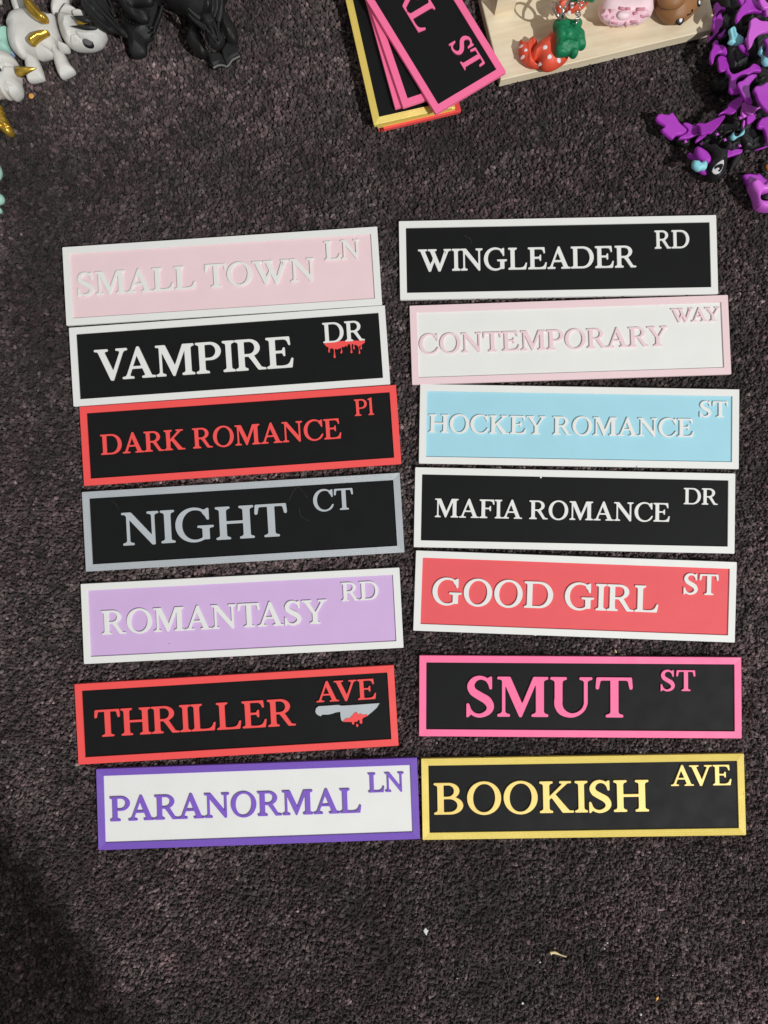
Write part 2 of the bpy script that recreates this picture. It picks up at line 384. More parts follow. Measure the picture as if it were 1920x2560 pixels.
SIGNS = [
 ('white framed pale pink sign reading SMALL TOWN LN, on the carpet', (-0.10712, 0.16145, .0000), .06333, 'white', 'palepink', [('SMALL TOWN', -93.57, 60.45, -6.9, 15.0), ('LN', 66.8, 89.8, 5.7, 12.4)]),
 ('white framed black sign reading VAMPIRE DR with red drips under DR', (-0.10206, 0.10980, .0003), .06955, 'white', 'black', [('VAMPIRE', -85.77, 41.6, -10.1, 20.0), ('DR', 60.74, 87.5, 3.9, 13.0)]),
 ('red framed black sign reading DARK ROMANCE Pl in red letters', (-0.09496, 0.05884, .0001), .06852, 'red', 'black', [('DARK ROMANCE', -89.4, 65.1, -6.4, 13.0), ('Pl', 74.1, 86.7, 7.25, 10.6)]),
 ('silver grey framed black sign reading NIGHT CT in grey letters', (-0.09287, 0.00340, .0002), .06061, 'silver', 'black', [('NIGHT', -76.95, 28.93, -10.4, 21.0), ('CT', 45.4, 71.4, 4.0, 13.6)]),
 ('white framed lilac sign reading ROMANTASY RD in white letters', (-0.09333, -0.05606, .0002), .05213, 'white', 'lilac', [('ROMANTASY', -89.2, 54.35, -7.5, 15.2), ('RD', 64.0, 88.1, 5.9, 11.8)]),
 ('red framed black sign reading THRILLER AVE with a bloody knife emblem', (-0.09666, -0.11868, .0), .06101, 'red', 'black', [('THRILLER', -89.9, 37.75, -8.8, 17.1), ('AVE', 51.6, 89.8, 4.8, 12.9)]),
 ('white framed black sign reading WINGLEADER RD, top of the right column', (0.10856, 0.17292, .0001), .01688, 'white', 'black', [('WINGLEADER', -89.2, 50.0, -7.2, 14.0), ('RD', 61.9, 84.5, 4.55, 11.6)]),
 ('pale pink framed white sign reading CONTEMPORARY WAY in pale pink letters', (0.11576, 0.11974, .0004), .03201, 'palepink', 'white', [('CONTEMPORARY', -96.3, 62.5, -5.8, 12.6), ('WAY', 65.2, 96.4, 9.0, 8.8)]),
 ('white framed light blue sign reading HOCKEY ROMANCE ST in white letters', (0.12128, 0.06436, .0001), -.01829, 'white', 'blue', [('HOCKEY ROMANCE', -95.7, 73.4, -5.6, 11.8), ('ST', 76.3, 94.8, 7.4, 10.2)]),
 ('white framed black sign reading MAFIA ROMANCE DR in white letters', (0.11803, 0.01090, .0002), -.02036, 'white', 'black', [('MAFIA ROMANCE', -88.7, 60.8, -6.1, 11.9), ('DR', 69.1, 90.8, 5.3, 10.4)]),
 ('white framed coral sign reading GOOD GIRL ST in white letters', (0.11803, -0.04364, .0001), -.03610, 'white', 'coral', [('GOOD GIRL', -90.4, 53.4, -8.3, 16.8), ('ST', 68.1, 90.7, 4.0, 13.1)]),
 ('hot pink framed black sign reading SMUT ST, lying flat on the carpet', (0.12095, -0.10695, .0001), -.00517, 'pink', 'black', [('SMUT', -72.4, 33.7, -12.8, 25.2), ('ST', 50.4, 72.9, 4.1, 13.1)]),
 ('violet framed white sign reading PARANORMAL LN in violet letters', (-0.08270, -0.17452, .0002), .03767, 'purple', 'white', [('PARANORMAL', -93.5, 65.9, -7.7, 15.3), ('LN', 70.3, 93.3, 4.6, 12.1)]),
 ('yellow framed black sign reading BOOKISH AVE in golden letters', (0.12256, -0.16960, .0), .01746, 'yellow', 'black', [('BOOKISH', -94.0, 41.4, -9.75, 19.8), ('AVE', 55.6, 93.8, 5.9, 12.8)]),
]
DRIP = [(61.67,3.94),(72.06,4.44),(86.84,3.69),(86.10,1.88),(85.62,1.61),(84.96,1.03),(85.12,-1.15),(84.61,-1.74),(84.03,-1.23),(84.48,0.76),(83.69,0.50),(83.34,-0.10),(83.63,-2.60),(83.84,-4.01),(83.33,-4.60),(82.75,-4.09),(83.07,-2.56),(82.74,0.26),(80.83,1.64),(80.32,1.05),(80.50,-0.83),(80.00,-1.41),(79.43,-0.75),(79.84,1.71),(79.00,2.08),(78.63,1.17),(78.60,-1.62),(78.95,-3.20),(78.14,-3.76),(77.57,-3.10),(77.98,-1.58),(77.73,1.55),(77.02,2.37),(76.04,1.67),(75.48,0.31),(75.10,1.42),(73.48,0.45),(73.05,0.95),(72.07,0.09),(72.51,-2.43),(71.67,-3.46),(71.09,-2.95),(71.63,-1.75),(71.61,0.12),(69.24,-0.64),(67.72,-0.22),(67.71,-2.71),(67.92,-5.52),(67.32,-6.10),(66.59,-5.42),(67.07,-2.97),(66.93,-0.48),(65.61,0.55),(64.93,-0.34),(64.37,0.48),(64.51,-2.01),(63.87,-2.28),(63.45,-1.63),(63.78,0.99),(62.59,1.54),(62.02,2.36)]
KNIFE = [(50.31,-0.66),(50.79,1.14),(52.39,2.41),(57.59,2.40),(63.70,2.49),(65.53,2.39),(66.72,1.86),(75.88,1.83),(91.26,2.07),(89.16,-0.84),(86.27,-3.10),(83.08,-5.34),(79.96,-6.51),(76.84,-7.69),(72.83,-8.37),(67.34,-8.19),(66.34,-7.07),(66.03,-4.63),(66.04,-1.90),(63.43,-2.10),(60.32,-2.92),(58.17,-3.19),(54.51,-3.03),(53.54,-3.95),(52.05,-3.34),(50.74,-2.20)]
BLOOD = [(67.35,-8.24),(68.01,-7.17),(69.28,-6.34),(69.92,-5.92),(71.12,-6.29),(72.38,-5.61),(73.68,-4.32),(74.98,-3.03),(76.23,-2.56),(76.97,-3.00),(77.35,-4.24),(78.60,-3.70),(79.51,-3.91),(80.38,-4.57),(82.99,-4.42),(83.08,-5.45),(80.26,-6.58),(79.61,-7.25),(79.52,-9.67),(78.82,-10.15),(77.93,-9.73),(77.90,-7.76),(77.31,-7.42),(76.48,-8.58),(75.85,-8.85),(75.42,-8.57),(74.68,-8.52),(74.41,-9.98),(73.62,-10.45),(73.10,-9.90),(72.96,-8.68)]
DROP = [(75.61,-10.35),(76.23,-10.18),(76.81,-10.73),(76.85,-11.49),(76.26,-12.15),(75.68,-11.72)]
made = []
for i, (lab, loc, rz, fc, pc, wd) in enumerate(SIGNS):
    made.append(make_sign(lab, loc, rz, fc, pc, wd, (i*37 % 7-3)*.0006, (i*53 % 5-2)*.0004))
def emblem(name, sg, pts, z0, z1, mat):
    L = [(a*MM, b*MM) for a, b in pts]
    return link(name, mesh(name, *prism_data([L], z0, z1, .00006)), sg, mat, local=True)
emblem('blood_drip', made[1], catmull(DRIP, 2, True), ZP-.0003, ZP+.0009, letter_mat('red'))
emblem('knife_emblem', made[5], KNIFE, ZP-.0003, ZP+.0011, letter_mat('silver'))
emblem('blood_drip', made[5], BLOOD, ZP-.0003, ZP+.00135, letter_mat('red'))
emblem('blood_drop', made[5], catmull(DROP, 3, True), ZP-.0003, ZP+.0008, letter_mat('red'))

# stack of signs leaning on each other at the top edge of the picture
def stack_sign(lab, corner, toward, z, fc, words, tilt=0.0):
    """corner: photo position of the lower-left visible corner (the sign's right end, bottom side); toward: a point further up its long edge"""
    a = P(*corner, z+2.4); b = P(*toward, z+2.4); d = (a-b).xy.normalized()      # sign's +x direction
    rz = math.atan2(d.y, d.x); n = Vector((-d.y, d.x))
    c = a.xy-d*W2+n*H2
    return make_sign(lab, (c.x, c.y, z*MM), rz, fc, 'black', words, 0, tilt, group='signs in the loose stack')
SB = (840, 0, .2773)
def q(x, y): return (SB[0]+SB[2]*x, SB[1]+SB[2]*y)
stack_sign('lowest red framed sign under the yellow ones in the stack', q(383, 1172), q(128, 60), 0, 'red', [])
stack_sign('middle red framed sign, second from the bottom of the stack', q(412, 1171), q(146, 60), 2.45, 'red', [])
stack_sign('uppermost red framed sign, directly under the lower yellow sign in the stack', q(430, 1166), q(162, 60), 4.9, 'red', [])
stack_sign('lower yellow framed sign, mostly hidden under the other yellow sign', q(372, 1140), q(112, 40), 7.35, 'yellow', [])
stack_sign('upper yellow framed black sign lying on the stack under the pink signs', q(342, 1127), q(88, 0), 9.8, 'yellow', [])
stack_sign('lowest of three hot pink framed signs, only its left edge showing', q(533, 973), q(268, 0), 12.4, 'pink', [])
stack_sign('middle of three hot pink framed signs fanned on the yellow one', q(604, 964), q(280, 0), 14.9, 'pink', [])
stack_sign('topmost hot pink framed sign on the stack, its last letters ST showing', q(900, 1024), q(275, 0), 17.8, 'pink', [('GOOD GIRL', -90.4, 53.4, -8.3, 16.8), ('ST', 68.1, 90.7, 4.0, 13.1)])

# ------------------------------------------------------------------ moulded shapes
def dist_to(XY, poly):
    best = np.full(len(XY), 1e9); near = np.zeros((len(XY), 2)); n = len(poly)
    for i in range(n):
        a = poly[i]; b = poly[(i+1) % n]; d = b-a; L = (d@d)+1e-18
        t = np.clip(((XY-a)@d)/L, 0, 1); p = a+t[:, None]*d; r = np.hypot(*(XY-p).T); k = r < best
        best[k] = r[k]; near[k] = p[k]
    return best, near
def pillow(name, pts, z, up, down, R, mat, parent, bumps=(), smooth=True, tilt=(0, 0), on=None, res=46, sharp=False, creases=(), wrap=False, crisp=False):
    """solid with the given plan outline (photo positions), rim at height z mm, swelling up/down mm within R mm of the rim"""
    if not sharp: pts = catmull(pts, 4, True)
    res = int(res*1.5)
    if on is not None and not wrap:          # rest it on the surface actually seen there
        mx_, my_ = np.mean([p[0] for p in pts]), np.mean([p[1] for p in pts])
        for _ in range(6): z = .5*z+.5*float(on(np.array([P(mx_, my_, z).xy]))[0])
    W_ = np.array([P(a, b, z).xy for a, b in pts]); c0 = W_.mean(0)
    lo = W_.min(0); hi = W_.max(0); s = max((hi-lo).max()/res, .00022)
    gx = np.arange(lo[0]-s, hi[0]+s*1.5, s); gy = np.arange(lo[1]-s, hi[1]+s*1.5, s)
    X, Y = np.meshgrid(gx, gy); XY = np.c_[X.ravel(), Y.ravel()]
    ins = inpoly(X, Y, [tuple(v) for v in W_]).ravel(); d, near = dist_to(XY, W_)
    ny, nx = X.shape; I = np.arange(ny*nx).reshape(ny, nx)
    core = ins & (d > s*.25); use = core.reshape(ny, nx)
    cell = (use[:-1, :-1] | use[1:, :-1] | use[:-1, 1:] | use[1:, 1:])
    pos = XY.copy(); edge = ~core; pos[edge] = near[edge]; dd = np.where(core, d, 0)
    pr = np.sqrt(np.clip(1-(1-np.clip(dd/(R*MM), 0, 1))**2, 0, 1))
    def bumpf(p):
        v = np.zeros(len(p))
        for bx, by, br, amp in bumps:
            b = P(bx, by, z+up).xy; v += amp*np.exp(-((p[:, 0]-b[0])**2+(p[:, 1]-b[1])**2)/(2*(br*MM)**2))
        for line, br, amp in creases:
            L = [np.array(P(a, b, z+up).xy) for a, b in line]; m = np.full(len(p), 1e9)
            for a, b in zip(L[:-1], L[1:]):
                e = b-a; t = np.clip(((p-a)@e)/(e@e+1e-18), 0, 1); m = np.minimum(m, np.hypot(*(p-a-t[:, None]*e).T))
            v += amp*np.exp(-m**2/(2*(br*MM)**2))
        return v
    tl = (pos-c0)@np.array(tilt, float)/MM
    if on is None: bz = np.full(len(pos), float(z))
    elif wrap: bz = on(pos)
    else:
        e = .0004; g5 = on(np.array([c0, c0+[e, 0], c0-[e, 0], c0+[0, e], c0-[0, e]]))
        gr = np.array([g5[1]-g5[2], g5[3]-g5[4]])/(2*e); gm = np.hypot(*gr); gr *= min(1, 1100/(gm+1e-9)); bz = g5[0]+(pos-c0)@gr
    top = bz+tl+up*pr+bumpf(pos)*np.minimum(1, dd/(.6*MM+R*MM*.3)); bot = bz+tl-down*pr
    js, is_ = np.nonzero(cell); used = set(); V = []; F = []; mt = {}; mb = {}; bd = {}
    # verts shared on the rim
    for j, i in zip(js, is_):
        for k in (I[j, i], I[j, i+1], I[j+1, i+1], I[j+1, i]):
            if k not in mt:
                mt[k] = len(V); V.append((pos[k, 0], pos[k, 1], top[k]*MM))
                if core[k]: mb[k] = len(V); V.append((pos[k, 0], pos[k, 1], bot[k]*MM))
                else: mb[k] = mt[k]
    for j, i in zip(js, is_):
        ks = (I[j, i], I[j, i+1], I[j+1, i+1], I[j+1, i])
        F.append(tuple(mt[k] for k in ks)); f = tuple(mb[k] for k in ks)[::-1]
        F.append(f)
    me = mesh(name, V, F); o = link(name, me, parent, mat, smooth)
    if crisp: me.set_sharp_from_angle(angle=math.radians(38))
    def surf(p):
        p = np.asarray(p, float); d_, _ = dist_to(p, W_); dn = np.where(inpoly(p[:, 0], p[:, 1], [tuple(v) for v in W_]), d_, 0)
        return z+((p-c0)@np.array(tilt, float))/MM+up*np.sqrt(np.clip(1-(1-np.clip(dn/(R*MM), 0, 1))**2, 0, 1))+bumpf(p)
    o_surf[o.name] = surf
    return o
o_surf = {}
def tube(name, pts, r0, r1, mat, parent, sides=10, n=6, r=None):
    """tapering tube through world points (m); radii mm"""
    q_ = catmull([tuple(p) for p in pts], n) if len(pts) > 2 else [tuple(pts[0]), tuple((Vector(pts[0])+Vector(pts[1]))/2), tuple(pts[1])]
    V = []; F = []; m = len(q_)
    for i, p in enumerate(q_):
        a = Vector(q_[max(i-1, 0)]); b = Vector(q_[min(i+1, m-1)]); t = (b-a).normalized()
        u = t.orthogonal().normalized(); v = t.cross(u); k = i/(m-1)
        rr = (r0+(r1-r0)*k)*MM if r is None else r(k)*MM
        for s in range(sides):
            an = 2*math.pi*s/sides; V.append(Vector(p)+u*math.cos(an)*rr+v*math.sin(an)*rr)
    # stable frame: align each ring to the previous one
    for i in range(1, m):
        prev = V[(i-1)*sides]-Vector(q_[i-1]); ring = V[i*sides:(i+1)*sides]; c = Vector(q_[i])
        k = max(range(sides), key=lambda j: (ring[j]-c).dot(prev)); V[i*sides:(i+1)*sides] = ring[k:]+ring[:k]
    for i in range(m-1):
        for s in range(sides):
            a = i*sides+s; b = i*sides+(s+1) % sides; F.append((a, b, b+sides, a+sides))
    F.append(tuple(range(sides))[::-1]); F.append(tuple((m-1)*sides+s for s in range(sides)))
    return link(name, mesh(name, V, F), parent, mat, True)
def torus(name, c, nrm, R, r, mat, parent, sx=1.0, n=28, k=8):
    nrm = Vector(nrm).normalized(); u = nrm.orthogonal().normalized(); v = nrm.cross(u); V = []; F = []
    for i in range(n):
        a = 2*math.pi*i/n; d = u*math.cos(a)*sx+v*math.sin(a)
        for j in range(k):
            b = 2*math.pi*j/k; V.append(Vector(c)+d*(R*MM)+(d.normalized()*math.cos(b)+nrm*math.sin(b))*r*MM)
    for i in range(n):
        for j in range(k): F.append((i*k+j, i*k+(j+1) % k, ((i+1) % n)*k+(j+1) % k, ((i+1) % n)*k+j))
    return link(name, mesh(name, V, F), parent, mat, True)

def nub(name, sg, px, py, z, rx, ry, mat):
    c_ = P(px, py, z); V = []; F = []
    for j in range(5):
        for i in range(10):
            a = 2*math.pi*i/10; b_ = math.pi/2*j/5; V.append((c_.x+rx*MM*math.cos(a)*math.cos(b_), c_.y+ry*MM*math.sin(a)*math.cos(b_), c_.z+rx*MM*math.sin(b_)))
    F = [(j*10+i, j*10+(i+1) % 10, j*10+10+(i+1) % 10, j*10+10+i) for j in range(4) for i in range(10)]+[tuple(40+i for i in range(10)), tuple(range(10))[::-1]]
    return link(name, mesh(name, V, F), sg, mat, True)
bpy.context.view_layer.update()
nub('print_blob', made[9], 1351.7, 1192.5, 1.9, .7, .9, frame_mat('white'))
nub('print_blob', made[4], 423, 1608.9, 1.8, .25, .25, letter_mat('black'))
nub('print_blob', made[10], 1338, 1588.5, 1.5, .8, .3, frame_mat('white'))
m_white = plastic('matte_white_plastic', srgb(214, 213, 208), .5, .03, 'z', .55, pitch=.3)
m_goldp = plastic('shiny_gold_plastic', (.72, .46, .07), .3, .06, 'z', .12, metal=.75, pitch=.3)
m_mint = plastic('mint_plastic', srgb(160, 205, 190), .45, .04)
m_ice = plastic('pale_blue_plastic', srgb(150, 170, 205), .45, .04)
m_blk = plastic('satin_black_plastic', (.012, .013, .013), .4, .15, 'z', .7, pitch=.35, spec=.45)
m_grey = plastic('grey_edge', (.13, .135, .13), .6, .1)  # lighter grey strip along the front of each foot
m_eye = plastic('eye_black', (.012, .012, .016), .35, .0)
m_eyew = plastic('eye_white', (.8, .8, .8), .4, .0)
m_mag = plastic('magenta_plastic', srgb(170, 56, 186), .36, .04, 'z', .3, pitch=.3)
m_mag_lit = plastic('magenta_plastic_lit', srgb(206, 100, 212), .42, .04, 'z', .3, pitch=.3)  # magenta again, with the light on upper plates put into its colour
m_cyan = plastic('cyan_plastic', srgb(140, 210, 222), .45, .04)
m_berry = plastic('strawberry_red_plastic', srgb(226, 84, 58), .42, .05, 'z', .3, pitch=.3)
m_dot = plastic('white_dot_plastic', srgb(230, 220, 222), .45, .0)
m_green = plastic('leaf_green_plastic', srgb(20, 122, 80), .38, .06, 'z', .4, pitch=.3)
m_donut = plastic('pale_pink_donut', srgb(236, 208, 214), .5, .03)
m_icing = plastic('pink_icing', srgb(230, 190, 202), .5, .03)
m_spr = plastic('rose_sprinkle', srgb(206, 140, 156), .5, .03)
m_brown = plastic('brown_plastic', srgb(150, 106, 66), .42, .08, 'z', .4, pitch=.3)
m_orange = plastic('orange_plastic', srgb(240, 150, 70), .45, .03)
m_red = plastic('deep_red_plastic', srgb(150, 20, 30), .4, .03)
m_metal, _nt, _b = nodemat('chrome'); _b.inputs['Metallic'].default_value = 1; _b.inputs['Roughness'].default_value = .16; _b.inputs['Base Color'].default_value = (.62, .6, .58, 1)
# pine
m_wood, nt, b = nodemat('pine_wood'); tc = N(nt, 'ShaderNodeTexCoord'); mp = N(nt, 'ShaderNodeMapping'); mp.inputs['Scale'].default_value = (14, 160, 160)
nt.links.new(tc.outputs['Object'], mp.inputs[0]); nz = N(nt, 'ShaderNodeTexNoise'); nz.inputs['Scale'].default_value = 1.6; nz.inputs['Detail'].default_value = 6; nz.inputs['Distortion'].default_value = .6
nt.links.new(mp.outputs[0], nz.inputs['Vector']); cr = N(nt, 'ShaderNodeValToRGB'); cr.color_ramp.elements[0].position = .3; cr.color_ramp.elements[1].position = .7
cr.color_ramp.elements[0].color = srgb(220, 204, 173)+(1,); cr.color_ramp.elements[1].color = srgb(233, 221, 194)+(1,)
nt.links.new(nz.outputs[0], cr.inputs[0]); nt.links.new(cr.outputs[0], b.inputs['Base Color']); b.inputs['Roughness'].default_value = .6
bp = N(nt, 'ShaderNodeBump'); bp.inputs['Strength'].default_value = .2; bp.inputs['Distance'].default_value = .0002; nt.links.new(nz.outputs[0], bp.inputs['Height']); nt.links.new(bp.outputs[0], b.inputs['Normal'])

# ------------------------------------------------------------------ white winged toy (top left)
A = lambda p: zz(0, 0, .1929, p)
A2 = lambda p: zz(0, 0, .1085, p)
t = thing('articulated_toy', 'white jointed creature toy with gold fins beside the black dragon', 'toy', P(80, 70, 0))
pillow('leg', A([(350,710),(430,720),(500,780),(545,880),(580,1000),(560,1045),(410,1075),(360,1040),(345,900),(335,820)]), 4, 5, 4, 4, m_white, t, creases=[(A([(380,990),(540,960)]), 1.5, -.8)])
pillow('leg', A([(690,600),(740,600),(765,640),(850,720),(900,820),(965,900),(965,945),(830,1015),(780,1000),(730,880),(695,750),(680,670)]), 5, 5, 5, 4, m_white, t, creases=[(A([(780,930),(930,870)]), 1.5, -.8)])
pillow('leg', A([(150,30),(190,150),(215,185),(300,175),(340,100),(330,-60),(160,-60)]), 4, 4, 4, 4, m_white, t)
pillow('leg', A([(700,-20),(670,110),(690,205),(740,215),(800,160),(860,70),(890,30),(870,-60),(720,-60)]), 6, 5, 5, 4, m_white, t)
body = pillow('body', A2([(380,310),(600,265),(1000,325),(1190,385),(1290,400),(1340,600),(1400,800),(1440,960),(1500,1030),(1610,1100),(1560,1190),(1400,1190),(1340,1110),(1280,1075),(1200,1100),(1180,1160),(1225,1230),(1210,1300),(1100,1340),(930,1370),(870,1350),(640,1270),(600,1320),(530,1345),(440,1310),(300,1180),(230,1000),(210,850),(215,700),(185,620),(190,560),(260,400)]), 8, 9, 8, 9, m_white, t, res=70,
              bumps=[(50, 68, 1.6, .25)], creases=[(A2([(620,330),(600,700),(760,1000)]), 1.2, .0)])
pillow('ear', A([(850,100),(900,72),(950,100),(1010,150),(960,190),(800,205),(810,160)]), 9, 5, 5, 3, m_white, t)
pillow('ear', A([(950,160),(1040,138),(1110,180),(1060,215),(960,210)]), 11, 4, 4, 3, m_white, t)
head = pillow('head', A([(790,210),(860,200),(960,225),(1010,270),(1030,330),(1150,375),(1250,388),(1372,430),(1365,490),(1310,575),(1200,628),(1080,640),(960,630),(870,580),(810,480),(780,370),(765,280)]), 12, 8, 9, 7, m_white, t, res=100,
              creases=[(A([(870,480),(900,420),(970,420),(1010,470),(1080,490),(1180,500),(1260,480),(1310,430)]), .55, -1.3), (A([(900,560),(930,500),(985,490)]), .5, -1.1), (A([(1000,430),(1100,440),(1250,420)]), 1.0, 1.0), (A([(850,220),(820,300),(860,420)]), 1.2, .8), (A([(900,570),(860,520),(850,460)]), .6, -.9)])
pillow('eye', A([(1090,575),(1105,550),(1150,535),(1200,540),(1212,560),(1190,595),(1140,607),(1100,598)]), 21, 1.7, .5, .5, m_eye, t, on=o_surf[head.name])
pillow('fin', A([(310,-40),(390,-30),(450,50),(540,150),(600,195),(626,245),(610,285),(560,292),(500,270),(420,215),(360,150),(320,60)]), 25, 4, 4, 4, m_goldp, t, creases=[(A([(370,20),(460,130),(530,230),(580,210)]), .8, 1.2)], tilt=(0, .05))
pillow('fin', A([(372,500),(430,440),(520,412),(610,402),(645,425),(632,458),(560,500),(520,525),(480,560),(440,600),(400,580),(362,540)]), 21, 3.4, 3, 3, m_goldp, t, creases=[(A([(400,500),(480,450),(560,440)]), .7, .9), (A([(430,570),(520,520)]), .6, -1.0)])
tube('horn', [P(195, 56, 20), P(222, 57, 21)], 1.7, .15, m_goldp, t)
pillow('joint', A([(-80,290),(0,310),(50,375),(120,375),(128,460),(122,560),(140,640),(120,690),(0,700),(-80,700)]), 6, 6, 5, 4, m_mint, t, creases=[(A([(50,375),(0,500)]), .8, -.6)])
pillow('joint', A([(120,620),(185,680),(188,715),(170,735),(140,700)]), 3, 3, 3, 2, m_ice, t)
pillow('joint', A([(-60,-30),(10,-20),(18,15),(5,36),(-60,40)]), 6, 4, 4, 3, m_white, t)
# second white toy, head only in view
t = thing('unicorn_toy', 'white unicorn toy head with a gold horn at the left edge', 'toy', P(10, 190, 0))
hd = pillow('head', A([(-160,700),(0,702),(90,693),(170,740),(218,800),(222,850),(225,880),(260,950),(262,1050),(280,1120),(268,1205),(180,1277),(118,1250),(80,1265),(0,1235),(-160,1215)]), 11, 9, 10, 7, m_white, t, res=100,
            creases=[(A([(70,830),(110,800),(180,790),(215,850)]), .7, -1.4), (A([(60,1110),(110,1080),(180,1080),(225,1140),(200,1190),(130,1170)]), .8, -1.5), (A([(100,1060),(190,1050),(240,1130),(220,1200),(150,1215)]), .9, .8), (A([(0,760),(30,830),(0,900)]), .9, -1.0), (A([(118,1250),(130,1200),(170,1190)]), .7, -1.3)])
tube('horn', [P(46, 180, 17), P(91, 170.5, 20)], 3.3, .3, m_goldp, t, 8)
pillow('eye', A([(-30,865),(0,872),(18,905),(0,945),(-30,945)]), 20, .5, .5, .6, m_eye, t, on=o_surf[hd.name])
A8 = lambda p: zz(0, 200, .1808, p)
t = thing('gold_toy', 'gold ridged toy claw poking in at the left edge below the unicorn', 'toy', P(5, 305, 0))
pillow('claw', A8([(-110,360),(0,350),(36,385),(20,410),(66,450),(62,485),(105,545),(128,600),(178,680),(187,735),(150,775),(90,765),(0,690),(-110,600)]), 6, 5, 5, 4, m_goldp, t, creases=[(A8([(0,610),(60,635),(120,600)]), .5, -1.6), (A8([(0,560),(60,590),(110,590)]), .6, .8), (A8([(0,470),(20,440),(60,470)]), .5, -1.2)])
t = thing('mint_toy', 'mint green toy with rounded toes just inside the left edge', 'toy', P(-8, 470, 0))
for (x, y, rx, ry) in ((-8, 431, 13, 20), (-4, 498, 15, 14), (-9, 526, 14, 9)):
    pillow('toe', [(x+rx*math.cos(a), y+ry*math.sin(a)) for a in np.linspace(0, 2*math.pi, 11)[:-1]], 4, 4, 4, 4, m_mint, t)

# ------------------------------------------------------------------ black dragons (top)
B = lambda p: zz(240, 0, .2411, p)
t = thing('dragon_figure', 'black dragon figure with a folded ribbed wing touching the white toy', 'figurine', P(330, 40, 0))
pillow('hind_leg', B([(300,180),(300,300),(330,420),(365,560),(400,600),(520,560),(530,440),(600,380),(640,250),(690,90),(660,20),(560,0),(420,80)]), 7, 8, 7, 8, m_blk, t, res=105, creases=[(B([(690,80),(640,200),(610,290)]), .7, .9), (B([(540,340),(600,290),(600,380)]), .6, .8), (B([(400,575),(500,540)]), .6, .9)])
pillow('wing', A([(940,-120),(1060,-20),(1080,60),(1100,140),(1180,265),(1250,350),(1370,400),(1500,405),(1608,445),(1640,420),(1600,340),(1500,260),(1450,150),(1420,0),(1400,-120)]), 20, 3, 3, 3, m_blk, t, tilt=(-.15, .1), res=110,
       creases=[(A([(1100,-60),(1200,90),(1350,210),(1600,440)]), .6, 1.3), (A([(1200,-60),(1290,60),(1420,200),(1560,350)]), .6, 1.3), (A([(1080,60),(1180,170),(1320,300),(1420,380)]), .6, 1.1), (A([(1290,-60),(1380,60),(1480,220)]), .6, 1.2), (A([(1140,-10),(1240,130),(1330,200),(1400,320)]), .5, -1.0)])
pillow('haunch', B([(150,-60),(220,20),(300,130),(400,205),(470,232),(540,215),(552,150),(500,120),(430,110),(375,78),(420,60),(560,50),(600,0),(560,-60)]), 22, 7, 7, 8, m_blk, t, res=105, creases=[(B([(370,80),(430,130),(540,130),(570,60)]), 1.0, -1.4), (B([(200,0),(310,150),(420,215),(540,210)]), .8, .8)])
for L_ in (A([(1130,-80),(1230,90),(1380,220),(1590,430)]), A([(1215,-80),(1300,60),(1430,200),(1540,330)]), A([(1085,40),(1170,170),(1300,290),(1400,370)]), A([(1300,-80),(1390,60),(1490,220)]), A([(1380,-80),(1440,60),(1470,150)])):
    tube('wing_rib', [P(x, y, 24-.004*max(0, y)) for x, y in L_], .95, .45, m_blk, t, 8)
for L_, z_ in ((B([(690,60),(650,190),(612,280),(598,330)]), 16), (B([(560,290),(590,285),(612,300),(600,330),(560,340)]), 15), (B([(620,350),(600,390)]), 14)):
    tube('leg_ridge', [P(x, y, z_) for x, y in L_], .9, .5, m_blk, t, 8)
rd = B([(190,60),(240,130),(290,170),(340,210),(400,235),(460,250),(520,240)])
for i in range(12):
    k = i/11*(len(rd)-1); j = min(int(k), len(rd)-2); f = k-j
    x = rd[j][0]*(1-f)+rd[j+1][0]*f; y = rd[j][1]*(1-f)+rd[j+1][1]*f
    tube('back_spine', [P(x, y, 17), P(x-1.5, y+3.0, 22)], 1.0, .3, m_blk, t, 6)
for a, b in (((1150, 240), (950, 212)), ((1190, 272), (965, 232)), ((1270, 362), (925, 338))):
    pa, pb = A([a, b]); pm = ((pa[0]+pb[0])/2, (pa[1]+pb[1])/2+1.5)
    tube('wing_claw', [P(*pa, 26), P(*pm, 27), P(*pb, 25)], 1, 1, m_blk, t, 8, r=lambda k: 2.3*math.sin(math.pi*min(1, .12+.88*(1-k)))**.6*(1-k*.85) if k < 1 else .1)
Cc = lambda p: zz(440, 0, .1206, p)
t = thing('dragon_figure', 'black dragon figure bowing its horned head over two clawed feet', 'figurine', P(540, 60, 0))
pillow('body', Cc([(-260,-200),(-200,60),(40,180),(200,300),(320,420),(560,520),(800,540),(960,420),(1010,240),(1000,0),(980,-200)]), 14, 12, 14, 12, m_blk, t)
for L_, c_ in (([(330,620),(430,600),(500,740),(560,900),(650,1050),(560,1160),(400,1090),(280,960),(240,820)], [(440,640),(500,850),(560,1000)]),
             ([(930,310),(1080,330),(1200,500),(1275,650),(1250,850),(1110,870),(1010,780),(930,600),(900,450)], [(980,420),(1060,620),(1130,800)])):
    pillow('foreleg', Cc(L_), 10, 8, 9, 6, m_blk, t, res=105, creases=[(Cc(c_), .6, 1.0)])
for L_, e_ in (([(600,1100),(760,1120),(930,1125),(1000,1230),(1050,1375),(920,1350),(780,1405),(730,1360),(680,1250)], [(775,1410),(850,1365),(950,1350),(1050,1385)]),
             ([(955,1110),(1030,960),(1120,880),(1240,900),(1270,1000),(1330,1150),(1240,1200),(1150,1270),(1080,1370),(1020,1320)], [(1050,1385),(1100,1340),(1160,1250),(1250,1200),(1325,1165)])):
    pillow('foot', Cc(L_), 5, 3, 4, 1.4, m_blk, t, crisp=True)
    tube('claw_edge', [P(x, y, 7.2) for x, y in Cc(e_)], .75, .75, m_grey, t, 6)
